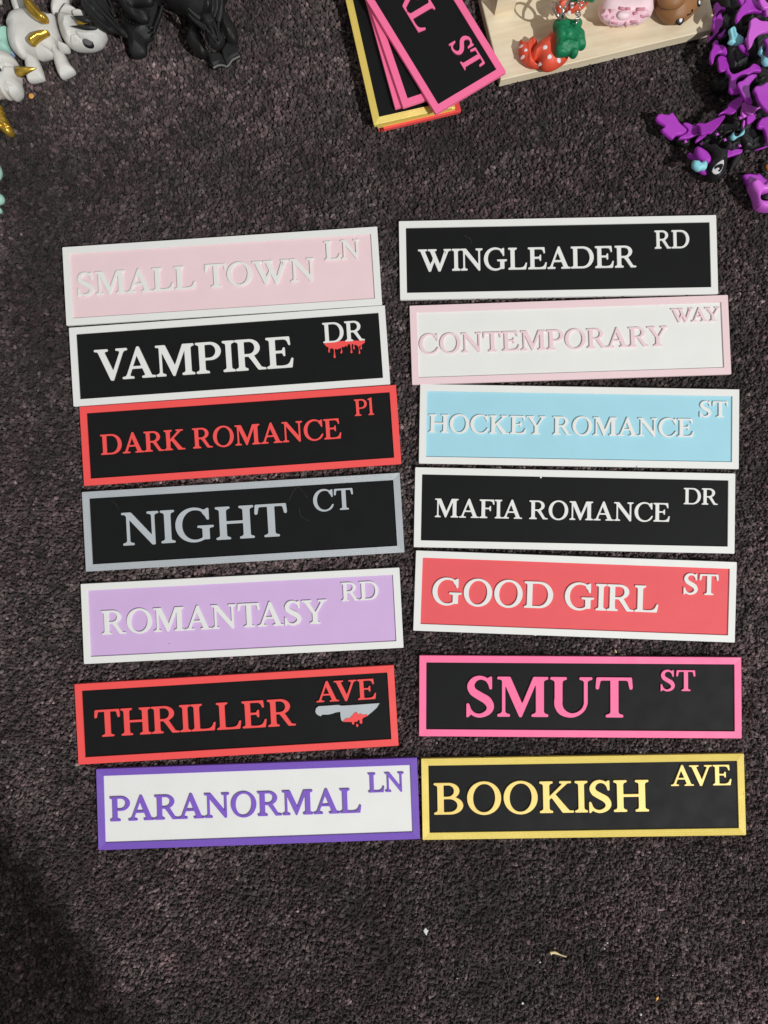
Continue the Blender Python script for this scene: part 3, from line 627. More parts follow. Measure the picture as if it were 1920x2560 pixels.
pillow('head', Cc([(540,380),(620,340),(760,330),(880,370),(905,480),(905,640),(950,700),(1010,800),(970,890),(880,970),(770,980),(700,930),(660,800),(620,690),(560,560)]), 30, 6, 7, 5, m_blk, t, res=105,
       creases=[(Cc([(580,540),(700,680),(800,800),(860,880)]), .45, 1.1), (Cc([(640,470),(740,640),(830,800)]), .35, 1.0), (Cc([(720,440),(800,600),(860,780)]), .35, -1.0), (Cc([(800,440),(850,600),(890,760),(910,850)]), .4, 1.0), (Cc([(880,460),(880,640),(870,760)]), .4, .9), (Cc([(700,940),(800,950),(900,920),(980,850)]), .35, -1.2), (Cc([(690,900),(790,910),(880,890),(960,830)]), .35, .8)])
for L_ in ([(600,560),(700,680),(790,800),(850,880)], [(700,520),(780,660),(850,800)], [(790,450),(840,600),(880,760),(905,850)], [(880,470),(885,620),(880,740)]):
    tube('snout_ridge', [P(x, y, 35.6) for x, y in Cc(L_)], .8, .6, m_blk, t, 8)
tube('horn', [P(*Cc([(250, 165)])[0], 40), P(*Cc([(350, 270)])[0], 38), P(*Cc([(490, 380)])[0], 35)], .5, 1.7, m_blk, t)
tube('horn', [P(*Cc([(258, 290)])[0], 38), P(*Cc([(400, 430)])[0], 36), P(*Cc([(620, 590)])[0], 34)], .5, 2.0, m_blk, t)
tube('horn', [P(*Cc([(955, -40)])[0], 40), P(*Cc([(930, 200)])[0], 38), P(*Cc([(870, 430)])[0], 34)], .8, 1.8, m_blk, t)
tube('horn', [P(*Cc([(850, -40)])[0], 42), P(*Cc([(840, 150)])[0], 39), P(*Cc([(780, 330)])[0], 35)], .8, 1.6, m_blk, t)
for a, b in (((615, 700), (680, 950)), ((930, 600), (1015, 800))):
    tube('cheek_spine', [P(*Cc([a])[0], 26), P(*Cc([b])[0], 26)], .9, .3, m_blk, t, 6)

# ------------------------------------------------------------------ wooden stand and the toys on it
a = P(1251.5, 199.8, 7); b_ = P(1744.8, 82, 7); u = (b_-a); u.z = 0; u.normalize(); v = Vector((-u.y, u.x, 0)); rzw = math.atan2(u.y, u.x)
t = thing('display_stand', 'pale pine display stand with small toys standing on its board', 'stand', (a.x, a.y, 0), rzw)
def box(name, x0, x1, y0, y1, z0, z1, mat, parent, ch=.0005):
    V = []; 
    for z, i in ((z0, 0), (z1-ch, 0), (z1, ch)):
        V += [(x0+i, y0+i, z), (x1-i, y0+i, z), (x1-i, y1-i, z), (x0+i, y1-i, z)]
    F = [(3, 2, 1, 0), (8, 9, 10, 11)]+[(k*4+i, k*4+(i+1) % 4, k*4+4+(i+1) % 4, k*4+4+i) for k in (0, 1) for i in range(4)]
    return link(name, mesh(name, V, F), parent, mat, local=True)
box('base_board', 0, .142, 0, .12, .0001, .007, m_wood, t)
c1 = t.matrix_basis.inverted() @ P(1236.3, 39.3, 7); c2 = t.matrix_basis.inverted() @ P(1285, 30, 7)
box('upright', c1.x, c2.x, c1.y, c1.y+.012, .0069, .052, m_wood, t)
box('upright', c1.x+.06, c1.x+.072, c1.y+.006, c1.y+.02, .0069, .050, m_wood, t)
box('shelf', -.002, .135, c1.y+.03, .12, .050, .057, m_wood, t)
D4 = lambda p: zz(1200, 0, .1808, p)
t = thing('strawberry_keychain', 'red jointed strawberry keychain with white dots and a green leaf', 'keychain', P(1320, 110, 7))
s1 = pillow('berry_segment', D4([(550,565),(600,590),(660,585),(720,522),(790,600),(770,700),(720,760),(760,880),(830,935),(770,946),(680,922),(580,850),(532,740),(530,640)]), 11, 4.5, 3.8, 4, m_berry, t, creases=[(D4([(670,600),(700,720),(690,830)]), .8, 1.2), (D4([(720,560),(770,640)]), .6, -1.2)])
s2 = pillow('berry_segment', D4([(1045,430),(900,540),(800,605),(760,660),(710,725),(700,780),(740,830),(790,835),(830,930),(890,972),(980,975),(1080,932),(1180,860),(1222,780),(1200,560)]), 13, 8, 6, 7, m_berry, t, res=60, creases=[(D4([(760,700),(830,740),(850,830)]), .9, -.8), (D4([(740,760),(790,800)]), .8, .8)])
for x, y, s in ((565, 640, s1), (630, 692, s1), (588, 790, s1), (898, 655, s2), (960, 785, s2), (838, 878, s2), (1090, 832, s2)):
    r = 24 if s is s1 else 31
    pillow('dot', D4([(x+r*1.05*math.cos(k)+2*math.sin(2*k), y+r*.85*math.sin(k)) for k in np.linspace(0, 2*math.pi, 10)[:-1]]), 17, .55, .5, .9, m_dot, t, on=o_surf[s.name], res=16)
lf = pillow('leaf_cap', D4([(1100,232),(1160,230),(1215,285),(1300,292),(1375,282),(1412,330),(1392,400),(1440,460),(1450,540),(1462,640),(1430,672),(1372,680),(1350,760),(1320,786),(1265,780),(1230,752),(1160,772),(1080,770),(1038,730),(1040,620),(1050,540),(1040,440),(1008,370),(1020,300),(1060,280)]), 23, 4.5, 5, 3.5, m_green, t, res=64,
            creases=[(D4([(1090,350),(1170,370),(1230,450)]), .8, .9), (D4([(1100,560),(1150,600),(1220,560),(1300,580),(1430,620)]), .8, 1.0), (D4([(1060,650),(1150,640),(1230,660),(1330,640)]), .8, -.9), (D4([(1250,400),(1330,440),(1380,480)]), .8, .8), (D4([(1180,480),(1300,520)]), 1.2, -1.0)])
b2 = pillow('berry_segment', D4([(1060,60),(1180,20),(1330,-20),(1500,-30),(1500,30),(1430,110),(1330,165),(1170,165),(1085,203),(1040,150)]), 20, 7, 5, 6, m_berry, t)
for x, y in ((1270, 75), (1240, 140)):
    pillow('dot', D4([(x+30*math.cos(k), y+26*math.sin(k)) for k in np.linspace(0, 2*math.pi, 10)[:-1]]), 26, .55, .5, .9, m_dot, t, on=o_surf[b2.name], res=16)
pillow('leaf_cap', D4([(1240,-60),(1250,5),(1320,15),(1480,5),(1550,22),(1590,0),(1580,-60)]), 28, 3, 3, 3, m_green, t)
torus('split_ring', P(1396, 27, 32), (.62, .2, .76), 5.9, .6, m_metal, t)
torus('split_ring', P(1397.5, 27, 33), (.66, .25, .72), 5.7, .5, m_metal, t)
for (x, y, R_, nrm) in ((1445, 34, 1.7, (.2, .3, .9)), (1449, 20, 1.7, (.9, .1, .3)), (1444, 46, 1.8, (.8, -.3, .4)), (1453, 6, 2.0, (.2, .2, .9))):
    torus('chain_link', P(x, y, 31), nrm, R_, .5, m_metal, t, n=16)
tube('hook', [P(1443, 52, 31), P(1440, 60, 31), P(1439, 68, 26)], .5, .4, m_metal, t, 6)
tube('leather_bar', [P(1425, -6, 36), P(1411, 22, 37), P(1398, 46, 34)], .9, .7, m_metal, t, 8)
D5 = lambda p: zz(1460, 0, .2049, p)
t = thing('donut_toy', 'pale pink donut toy with rose sprinkles on the pine stand', 'toy', P(1565, 30, 7))
dn = pillow('donut_body', D5([(170,110),(200,50),(260,0),(300,-110),(700,-110),(800,0),(852,60),(830,160),(790,215),(680,285),(560,295),(480,310),(400,298),(310,285),(205,215)]), 14, 9, 7, 8, m_donut, t, res=64)
ic = pillow('icing', D5([(192,195),(225,170),(250,130),(330,140),(420,85),(530,75),(640,85),(700,105),(735,88),(745,125),(812,175),(800,205),(740,200),(700,245),(675,285),(610,268),(545,290),(520,318),(495,290),(430,296),(320,290),(300,262),(240,240),(215,215)]), 19, 2.0, 1.5, 1.6, m_icing, t, res=64, tilt=(0, .25))
pillow('centre_ball', D5([(478+78*math.cos(k), 190+46*math.sin(k)) for k in np.linspace(0, 2*math.pi, 12)[:-1]]), 21.2, 2, 1, 3, m_donut, t, tilt=(0, .25))
for (x0, y0, x1, y1) in ((425,96,500,112),(510,108,565,110),(600,170,650,152),(312,122,335,150),(300,240,370,212),(505,265,514,312),(555,258,640,262),(690,198,730,205),(640,112,735,110),(330,272,410,284),(215,195,290,200),(420,178,440,150)):
    pa, pb = D5([(x0, y0), (x1, y1)]); z1_, z2_ = [float(o_surf[ic.name](np.array([P(*q2, 21).xy]))[0])+.2 for q2 in (pa, pb)]
    tube('sprinkle', [P(*pa, max(z1_, 19)), P(*pb, max(z2_, 19))], .85, .85, m_spr, t, 8)
t = thing('snail_shell_toy', 'brown egg shaped toy with a tiny smiling face on the pine stand', 'toy', P(1695, 20, 7))
bb = pillow('body', D5([(843,-60),(848,30),(865,90),(905,175),(965,238),(1040,280),(1110,290),(1200,275),(1285,222),(1355,150),(1410,70),(1440,-10),(1430,-120),(1300,-220),(1000,-220),(880,-150)]), 14, 10, 7, 11, m_brown, t, res=64)
dm = pillow('dome', D5([(890,-60),(900,20),(940,75),(1000,105),(1080,118),(1150,100),(1210,55),(1240,0),(1240,-100),(1000,-140)]), 23, 7, 3, 8, m_brown, t, creases=[])
for x, y, r in ((1175, 243, 44), (1400, 32, 36)):
    e = pillow('eye', D5([(x+r*1.1*math.cos(k), y+r*.85*math.sin(k)) for k in np.linspace(0, 2*math.pi, 12)[:-1]]), 18, .4, .4, .5, m_eye, t, on=o_surf[bb.name], res=24)
    pillow('pupil_glint', D5([(x+8+r*.55*math.cos(k), y+r*.5*math.sin(k)) for k in np.linspace(0, 2*math.pi, 12)[:-1]]), 18, .5, .2, .5, m_eyew, t, on=lambda p, f=o_surf[bb.name]: f(p)+.35, res=18)
mp_ = D5([(1262,182),(1290,172),(1318,142),(1322,118)]); fs = o_surf[bb.name]
tube('mouth', [P(x, y, float(fs(np.array([P(x, y, 18).xy]))[0])+.3) for x, y in mp_], .45, .45, m_eye, t, 6)

# ------------------------------------------------------------------ purple and black jointed dragon (right)
C = lambda p: zz(1740, 0, .1085, p); Dd = lambda p: zz(1740, 160, .1085, p); Ee = lambda p: zz(1600, 260, .1929, p); Ff = lambda p: zz(1820, 320, .1085, p)
t = thing('jointed_dragon', 'jointed black and purple dragon toy coiled at the right edge', 'toy', P(1850, 150, 0))
blob = lambda f, cx, cy, rx, ry, j=.12: f([(cx+rx*(1+j*math.sin(3*k+cx))*math.cos(k), cy+ry*(1+j*math.sin(2*k+cy))*math.sin(k)) for k in np.linspace(0, 2*math.pi, 9)[:-1]])
for f, cx, cy, rx, ry, z, up in ((C, 850, 150, 330, 300, 10, 8), (C, 640, 620, 230, 230, 8, 8), (C, 1020, 620, 300, 260, 12, 9), (C, 920, 1380, 340, 330, 10, 10), (C, 1400, 1150, 300, 330, 16, 9), (C, 1350, 380, 330, 220, 18, 9), (C, 1600, 1350, 250, 250, 14, 8), (C, 1650, 700, 260, 320, 16, 8),
        (Dd, 600, 450, 250, 190, 5, 5), (Dd, 1430, 330, 230, 200, 12, 8), (Dd, 1500, 830, 300, 330, 14, 8), (Dd, 1020, 1300, 330, 300, 6, 7), (Dd, 640, 1560, 260, 170, 5, 7), (Dd, 1550, 1300, 260, 260, 8, 6),
        (Ee, 1450, 430, 190, 190, 5, 6), (Ee, 1180, 500, 130, 110, 5, 6), (Ee, 570, 490, 90, 60, 4, 4), (Ee, 820, 480, 90, 70, 4, 4), (Ee, 1010, 420, 110, 90, 5, 6)):
    pillow('body_joint', blob(f, cx, cy, rx, ry, .2), z, up*.7, z-.5 if z < 8 else 8, 1.6, m_blk, t, res=40, sharp=True, crisp=True, tilt=(.12*math.sin(cx), .12*math.cos(cy)), creases=[(f([(cx-rx*.7, cy-ry*.2), (cx, cy+ry*.25), (cx+rx*.7, cy-ry*.1)]), .6, 1.4), (f([(cx-rx*.1, cy-ry*.7), (cx+rx*.1, cy+ry*.7)]), .5, -1.2)])
for L_, z, up, R_, m_, tl in (
    (C([(480,62),(430,100),(410,200),(430,280),(390,400),(385,490),(440,460),(480,330),(560,250),(620,240),(672,252),(660,185),(570,160),(520,90)]), 14, 2, 1.5, m_mag, (0, 0)),
    (C([(560,310),(500,335),(440,450),(390,520),(368,650),(418,750),(395,805),(330,842),(280,800),(298,900),(330,945),(440,835),(500,780),(530,690),(590,620),(615,520),(585,400)]), 13, 2.2, 1.6, m_mag, (.1, 0)),
    (C([(650,690),(590,750),(520,800),(570,870),(612,850),(668,730)]), 16, 1.6, 1, m_mag, (.2, 0)),
    (C([(1140,-80),(1120,60),(1040,150),(990,230),(940,330),(925,450),(980,490),(1030,440),(1100,350),(1200,300),(1350,276),(1480,310),(1560,360),(1600,345),(1570,230),(1420,100),(1330,0),(1320,-80)]), 33, 2.2, 1.2, m_mag, (.05, .1)),
    (C([(1340,432),(1240,490),(1235,600),(1200,760),(1185,900),(1210,1085),(1245,1110),(1290,1050),(1350,900),(1450,800),(1600,755),(1900,740),(1900,560),(1500,510),(1400,455)]), 34, 2.2, 1.2, m_mag_lit, (.05, .05)),
    (C([(1680,865),(1570,930),(1620,1050),(1640,1200),(1670,1300),(1900,1300),(1900,850)]), 30, 2, 1.2, m_mag, (0, 0)),
    (C([(460,932),(395,980),(385,1090),(330,1200),(315,1350),(340,1455),(390,1470),(430,1320),(500,1240),(600,1230),(700,1265),(690,1150),(620,1060),(520,1040),(500,960)]), 16, 2.2, 1.4, m_mag, (.05, 0)),
    (C([(560,1290),(490,1350),(505,1500),(520,1620),(590,1670),(690,1640),(750,1600),(745,1450),(700,1350),(640,1310)]), 13, 2.2, 1.6, m_mag, (0, 0)),
    (Dd([(690,120),(710,200),(780,290),(770,500),(758,600),(800,668),(870,690),(1000,672),(1010,600),(940,560),(920,430),(1000,320),(1200,255),(1330,195),(1475,200),(1455,100),(1400,50),(1300,15),(1200,100),(1050,170),(860,240),(780,170),(760,100)]), 22, 2.5, 1.6, m_mag, (.05, 0)),
    (Dd([(1400,270),(1260,258),(1150,320),(1060,400),(960,440),(943,520),(1000,620),(1080,760),(1180,870),(1270,915),(1305,875),(1260,760),(1230,640),(1240,480),(1310,380)]), 27, 2, 1.2, m_mag, (-.05, .05)),
    (Dd([(1680,428),(1560,470),(1480,520),(1360,530),(1320,620),(1370,700),(1430,850),(1540,990),(1670,1095),(1900,1100),(1900,430)]), 34, 2.2, 1.4, m_mag, (0, .05)),
    (Dd([(1100,880),(1070,940),(1130,1050),(1180,1100),(1310,1170),(1400,1060),(1500,1010),(1450,1000),(1380,1020),(1260,960),(1180,900)]), 20, 2.4, 1.6, m_mag_lit, (.1, .2)),
    (Dd([(1060,990),(1040,1150),(1110,1230),(1230,1150),(1150,1100)]), 16, 2, 1.5, m_mag_lit, (0, .2)),
    (Dd([(1230,1110),(1310,1175),(1440,1110),(1500,1010),(1480,1120),(1400,1250),(1200,1390),(1150,1250)]), 12, 2, 2, m_mag, (-.2, .2)),
    (Dd([(1000,770),(800,870),(730,980),(700,1020),(560,1110),(530,1170),(650,1125),(820,1180),(950,1050),(1050,900)]), 13, 2, 1.8, m_mag, (.3, -.2)),
    (Dd([(690,1190),(640,1165),(480,1230),(220,1360),(140,1350),(20,1370),(80,1440),(90,1659),(210,1640),(290,1640),(320,1640),(500,1460),(620,1300)]), 14, 2, 1.4, m_mag, (.1, -.3)),
    (C([(970,1060),(1060,1040),(1200,1080),(1262,1180),(1210,1290),(1120,1230),(1010,1130)]), 18, 2, 2, m_mag, (0, .1)),
    (C([(1250,1365),(1320,1290),(1345,1190),(1400,1195),(1400,1270),(1432,1340),(1340,1372)]), 16, 2, 1.5, m_mag, (0, .1)),
    (C([(960,-40),(1080,-40),(1110,40),(1060,110),(1000,60)]), 20, 2, 1.5, m_mag, (0, .1)),
    (C([(1440,-40),(1540,-20),(1620,60),(1700,110),(1700,180),(1560,200),(1460,80)]), 38, 2, 1.5, m_mag_lit, (0, .1)),
    (C([(1590,190),(1640,150),(1690,330),(1650,360),(1610,330)]), 36, 1.5, 1.2, m_mag_lit, (.2, .1)),
    (C([(1160,890),(1170,1040),(1140,1010),(1120,900)]), 20, 1.5, 1.2, m_mag, (0, .1)),
    (Dd([(1420,1360),(1500,1280),(1530,1230),(1560,1330),(1540,1480),(1460,1480)]), 14, 2, 1.5, m_mag, (0, .1)),
    (Dd([(1080,1300),(1120,1330),(1110,1440),(1085,1490),(1060,1420)]), 12, 2, 1.2, m_mag_lit, (0, .1)),
    (Ee([(190,200),(240,145),(345,157),(400,130),(445,170),(510,260),(605,345),(545,398),(470,410),(430,452),(380,440),(270,350),(305,300),(225,245)]), 9, 4, 2.6, m_mag, (0, .1)),
    (Ee([(550,262),(605,250),(750,328),(745,395),(640,448),(520,456),(505,432),(590,385),(612,345),(580,300)]), 8, 3, 1.6, m_mag, (.1, 0)),
    (Ee([(735,250),(800,245),(860,258),(915,300),(870,400),(740,500),(712,482),(770,400),(775,315)]), 9, 3, 1.6, m_mag, (.1, -.1)),
    (Ee([(1110,602),(1310,588),(1312,640),(1250,660),(1180,682),(1120,690)]), 5, 2, 1.4, m_mag, (0, 0)),
    (Ee([(1590,185),(1530,240),(1520,310),(1590,330),(1630,450),(1650,525),(1760,520),(1760,180)]), 14, 3, 2, m_mag, (0, 0)),
    (Ee([(1480,600),(1560,570),(1650,540),(1640,560),(1560,585)]), 6, 1.2, 1, m_mag, (0, 0))):
    pillow('scale_plate', L_, z, up*.45, 1.8, R_*.4, m_, t, tilt=tl, res=60, crisp=True)
for L_, z in ((C([(745,720),(790,662),(850,640),(900,700),(920,780),(1000,840),(1075,900),(1060,985),(960,1033),(870,1010),(850,1025),(740,975),(775,910),(780,830)]), 26),
              (C([(1490,1085),(1430,1190),(1450,1250),(1520,1320),(1520,1430),(1600,1510),(1700,1490),(1700,1350),(1580,1330),(1500,1240),(1550,1250),(1510,1180)]), 26),
              (Ee([(1172,432),(1203,370),(1225,420),(1270,420),(1332,335),(1340,400),(1270,430),(1220,466)]), 15)):
    pillow('crest', L_, z, 2.2, 2, 1.6, m_cyan, t, tilt=(.1, .1), creases=[(C([(850,660),(890,850),(1000,960)]), .6, -.9)])
for x, y, z in ((1300, 180, 22), (1000, 390, 14), (590, 487, 8.5), (797, 520, 8.5), (1100, 463, 12), (1290, 540, 11)):
    s_ = [(x+(30 if k % 2 == 0 else 14)*math.cos(k*math.pi/4+.4), y+(30 if k % 2 == 0 else 14)*math.sin(k*math.pi/4+.4)) for k in range(8)]
    pillow('star', Ee(s_), z, .8, 1, .8, m_mag_lit, t, sharp=True, res=20)
hh = pillow('head', Ee([(800,562),(850,570),(900,545),(960,560),(1000,592),(1060,605),(1115,612),(1112,720),(1100,850),(1072,930),(1000,982),(930,960),(872,880),(870,780),(905,720),(890,650)]), 12, 8, 11, 6, m_blk, t, res=56,
            creases=[(Ee([(930,660),(945,635),(975,635),(990,660)]), .5, -.9), (Ee([(1060,740),(1085,690),(1110,660)]), .6, -.7)], bumps=[(1782, 384, 2.0, .8)])
fh = o_surf[hh.name]
pillow('eye', Ee([(980,790),(1010,765),(1050,753),(1062,790),(1060,840),(1030,890),(985,885),(955,850),(960,815)]), 20, .4, .4, .5, m_eyew, t, on=fh, res=26)
pillow('iris', Ee([(965,812),(990,800),(1030,800),(1052,815),(1050,850),(1020,900),(985,892),(955,860)]), 20, .4, .2, .5, m_eye, t, on=lambda p: fh(p)+.3, res=24)
pillow('pupil_glint', Ee([(995+24*math.cos(k), 850+18*math.sin(k)) for k in np.linspace(0, 2*math.pi, 10)[:-1]]), 20, .4, .2, .4, m_eyew, t, on=lambda p: fh(p)+.65, res=16)
pillow('cheek_fin', Ee([(612,650),(660,640),(740,715),(750,760),(700,732),(630,700)]), 9, 2, 2, 1.6, m_mag, t)
pillow('cheek_fin', Ee([(705,600),(740,560),(850,620),(905,690),(908,750),(860,782),(770,740),(722,680)]), 15, 3, 3, 2.2, m_mag, t)
pillow('cheek_fin', Ee([(750,860),(870,850),(888,888),(850,918),(790,900)]), 10, 2, 2, 1.6, m_mag, t)
pillow('mane', Ee([(680,745),(700,737),(760,742),(785,765),(835,738),(868,785),(850,850),(790,856),(755,872),(700,840),(673,800)]), 18, 2.5, 3, 2, m_cyan, t)
pillow('wing_tip', Ee([(1290,640),(1210,700),(1160,800),(1140,860),(1175,880),(1240,810),(1300,740),(1315,655)]), 3, 2, 2, 1.6, m_blk, t)
pillow('wing_tip', Ee([(1330,620),(1420,560),(1520,520),(1640,500),(1700,520),(1600,560),(1480,610),(1380,640)]), 3, 2, 2, 1.6, m_blk, t)
pillow('gem', Dd([(1555,1040),(1600,1050),(1650,1090),(1700,1110),(1640,1115),(1590,1110)]), 28, 2, 2, 1.5, m_red, t)
t = thing('jointed_dragon', 'corner of a second purple toy above the WINGLEADER sign', 'toy', P(1895, 480, 0))
pillow('scale_plate', Ff([(330,1100),(460,1062),(630,1080),(710,1060),(840,1185),(920,1205),(1100,1300),(1100,1900),(740,1845),(600,1640),(440,1370),(370,1200)]), 3, 2, 2.5, 1.6, m_mag, t)
pillow('scale_plate', Ff([(510,1305),(560,1230),(610,1200),(700,1225),(800,1322),(870,1240),(920,1212),(1100,1300),(1100,1450),(890,1482),(780,1490),(742,1560),(775,1670),(1100,1690),(1100,1860),(740,1810),(620,1520)]), 14, 3, 8, 2, m_mag_lit, t, tilt=(0, .1))
pillow('body_joint', Ff([(760,1480),(1100,1440),(1100,1700),(780,1680)]), 8, 5, 6, 4, m_blk, t)
t = thing('ring_toy', 'black ring toy with an orange centre at the right edge', 'toy', P(1921, 418, 0))
torus('ring', P(1921, 418, 4), (0, 0, 1), 3.9, .9, m_blk, t)
pillow('centre', Ff([(848,912),(870,850),(920,808),(1000,812),(1010,1000),(925,1002)]), 3, 3, 2.5, 2, m_orange, t)

# ------------------------------------------------------------------ litter on the carpet
m_spl = plastic('splinter_wood', srgb(214, 196, 150), .7, .05); m_scr = plastic('white_scrap', srgb(205, 205, 210), .5, .0); m_och = plastic('orange_chip', srgb(225, 165, 80), .5, .0)
m_hair = plastic('pale_hair', (.22, .2, .18), .5, .0)
Z2 = lambda p: zz(900, 2160, .6148, p)
t = pillow('wood_splinter', Z2([(772,357),(790,354),(802,358),(815,366),(838,374),(838,379),(820,374),(796,367),(783,366),(778,371),(774,366)]), 1.6, .5, .4, .5, m_spl, None); tag(t, 'pale wood splinter lying on the carpet below the BOOKISH sign', 'splinter')
t = pillow('plastic_scrap', Z2([(262,262),(268,258),(272,266),(280,270),(274,279),(271,292),(264,284),(257,272)]), 1.6, .4, .3, .5, m_scr, None, sharp=True); tag(t, 'small jagged white plastic scrap below the PARANORMAL and BOOKISH signs', 'scrap')
t = pillow('plastic_chip', Z2([(1203,544),(1214,536),(1214,548),(1204,558)]), 1.6, .4, .3, .5, m_och, None, sharp=True); tag(t, 'tiny orange diamond shaped chip near the bottom right corner', 'chip')
t = pillow('filament_disc', [(78+6.6*math.cos(k), 240+6.8*math.sin(k)) for k in np.linspace(0, 2*math.pi, 14)[:-1]], 1.6, .5, .4, .5, m_och, None); tag(t, 'small round tan disc on the carpet below the white toys', 'disc')
for i, (x, y, r, w_) in enumerate([(732,399,4,'just left and below the wood splinter'),(661,566,5.5,'the larger one near the bottom edge'),(1142,612,5,'below and left of the tiny orange chip'),(1006,321,4,'upper of a close pair right of the wood splinter'),(994,344,3.5,'lower of a close pair right of the wood splinter'),(395,465,3,'well below the jagged white plastic scrap'),(1272,452,3,'alone above the tiny orange chip')]):
    x, y = Z2([(x, y)])[0]; r *= .6
    t = pillow('lint_speck', [(x+r*(1+.2*math.sin(3*k+i))*math.cos(k), y+r*math.sin(k)) for k in np.linspace(0, 2*math.pi, 9)[:-1]], 1.7, .4, .3, .4, m_scr, None, res=10); tag(t, 'tiny white lint speck, '+w_, 'speck', 'lint specks on the carpet')
t = pillow('plastic_scrap', [(1536,1622),(1541,1626),(1542,1633),(1538,1631)], 1.6, .4, .3, .5, m_spl, None, sharp=True, res=12); tag(t, 'pale crumb on the carpet between the GOOD GIRL and SMUT signs', 'crumb')
for pts, w_ in ((Z2([(187,78),(160,105),(148,140),(130,192)]), 'curving down between the violet sign and the jagged scrap'), (Z2([(883,125),(893,150),(908,170),(913,200)]), 'upright one below the middle of the BOOKISH sign'),
            (Z2([(586,425),(598,455),(606,490),(608,530)]), 'long bent one left below the wood splinter'), (Z2([(538,450),(555,440),(577,423)]), 'short slanted one left of the wood splinter'),
            (Z2([(0,410),(30,402),(62,398)]), 'flat one left below the jagged plastic scrap'), (Z2([(672,330),(705,326),(742,322)]), 'faint level one just above left of the wood splinter'),
            ([(150,246),(170,255),(184,262)], 'slanting right of the tan disc'), ([(318,178),(300,190),(288,200)], 'below the nose of the white toy'), ([(848,74),(865,80),(882,83)], 'left of the stack of signs'),
            ([(1065,1605),(1090,1612),(1128,1618)], 'under the left end of the GOOD GIRL sign'), ([(1290,540),(1285,525),(1300,512)], 'above the WINGLEADER sign'), ([(560,2150),(600,2165),(650,2160)], 'below the PARANORMAL sign')):
    t = tube('hair', [P(x, y, 2.0+.5*math.sin(x)) for x, y in pts], .07, .05, m_hair, None, 5); tag(t, 'fine pale hair on the carpet, '+w_, 'hair', 'loose hairs on the carpet')

V = []; F = []
for k in range(170):          # fine lint caught in the pile
    x, y = rng.uniform(-.25, .25), rng.uniform(-.33, .33); a = rng.random()*6.28; l = rng.uniform(.0004, .0012) if k % 3 else rng.uniform(.002, .006); w_ = .00005 if l > .0015 else rng.uniform(.0001, .00024)
    if any(abs((x-L_[1][0])*math.cos(L_[2])+(y-L_[1][1])*math.sin(L_[2])) < W2+.004 and abs(-(x-L_[1][0])*math.sin(L_[2])+(y-L_[1][1])*math.cos(L_[2])) < H2+.004 for L_ in SIGNS): continue
    p = np.array([x, y]); nseg = 4; o = len(V); cv = rng.normal(0, .5)
    for i in range(nseg+1):
        z = .0012+.0004*math.sin(i+k)
        n_ = np.array([-math.sin(a), math.cos(a)])*w_
        V += [(*(p+n_), z), (*(p-n_), z), (*p, z+w_*1.4)]; p = p+np.array([math.cos(a), math.sin(a)])*l/nseg; a += cv/nseg
    for i in range(nseg):
        b0 = o+i*3; F += [(b0+j, b0+(j+1) % 3, b0+3+(j+1) % 3, b0+3+j) for j in range(3)]
    F += [(o+2, o+1, o), (o+nseg*3, o+nseg*3+1, o+nseg*3+2)]
tag(link('lint', mesh('lint', V, F), None, plastic('lint_fibre', (.33, .3, .28), .8, .3)), 'scattered fine pale lint and short threads caught in the carpet', kind='stuff')

for pts, w_ in (([(722, 1252), (738, 1222), (752, 1222), (768, 1243)], 'arching beside the letters CT of the NIGHT sign'), ([(748, 1270), (752, 1290), (772, 1302)], 'below the letter C on the NIGHT sign'),
            ([(1160, 588), (1176, 598), (1180, 610)], 'on the black panel above the word WINGLEADER'), ([(276, 1250), (290, 1262), (298, 1280)], 'on the black panel left of the word NIGHT')):
    t = tube('hair', [P(x, y, 2.0) for x, y in pts], .03, .025, m_hair, None, 5); tag(t, 'fine pale hair '+w_, 'hair', 'loose hairs on the signs')
# ------------------------------------------------------------------ carpet
m_base, nt, b = nodemat('carpet_backing'); b.inputs['Base Color'].default_value = (.012, .010, .011, 1); b.inputs['Roughness'].default_value = 1
tc = N(nt, 'ShaderNodeTexCoord'); nz = N(nt, 'ShaderNodeTexNoise'); nz.inputs['Scale'].default_value = 600; nt.links.new(tc.outputs['Object'], nz.inputs['Vector'])
cr = N(nt, 'ShaderNodeValToRGB'); cr.color_ramp.elements[0].color = (.008, .007, .007, 1); cr.color_ramp.elements[1].color = (.05, .042, .045, 1); nt.links.new(nz.outputs[0], cr.inputs[0]); nt.links.new(cr.outputs[0], b.inputs['Base Color'])
ca = link('carpet', mesh('carpet', [(-1.2, -1.2, -.0022), (1.2, -1.2, -.0022), (1.2, 1.2, -.0022), (-1.2, 1.2, -.0022)], [(0, 1, 2, 3)]), None, m_base); tag(ca, 'dark brown grey cut pile carpet', kind='structure')
m_pile, nt, b = nodemat('carpet_pile'); b.inputs['Roughness'].default_value = 1; b.inputs['Specular IOR Level'].default_value = .08
at = N(nt, 'ShaderNodeAttribute', attribute_type='INSTANCER', attribute_name='tint'); tc = N(nt, 'ShaderNodeTexCoord')
nz = N(nt, 'ShaderNodeTexNoise'); nz.inputs['Scale'].default_value = 5.0; nz.inputs['Detail'].default_value = 3; nt.links.new(tc.outputs['Object'], nz.inputs['Vector'])
cr = N(nt, 'ShaderNodeValToRGB'); cr.color_ramp.elements[0].position = .35; cr.color_ramp.elements[0].color = (.45, .45, .45, 1); cr.color_ramp.elements[1].position = .68; cr.color_ramp.elements[1].color = (1.6, 1.6, 1.6, 1); nt.links.new(nz.outputs[0], cr.inputs[0])
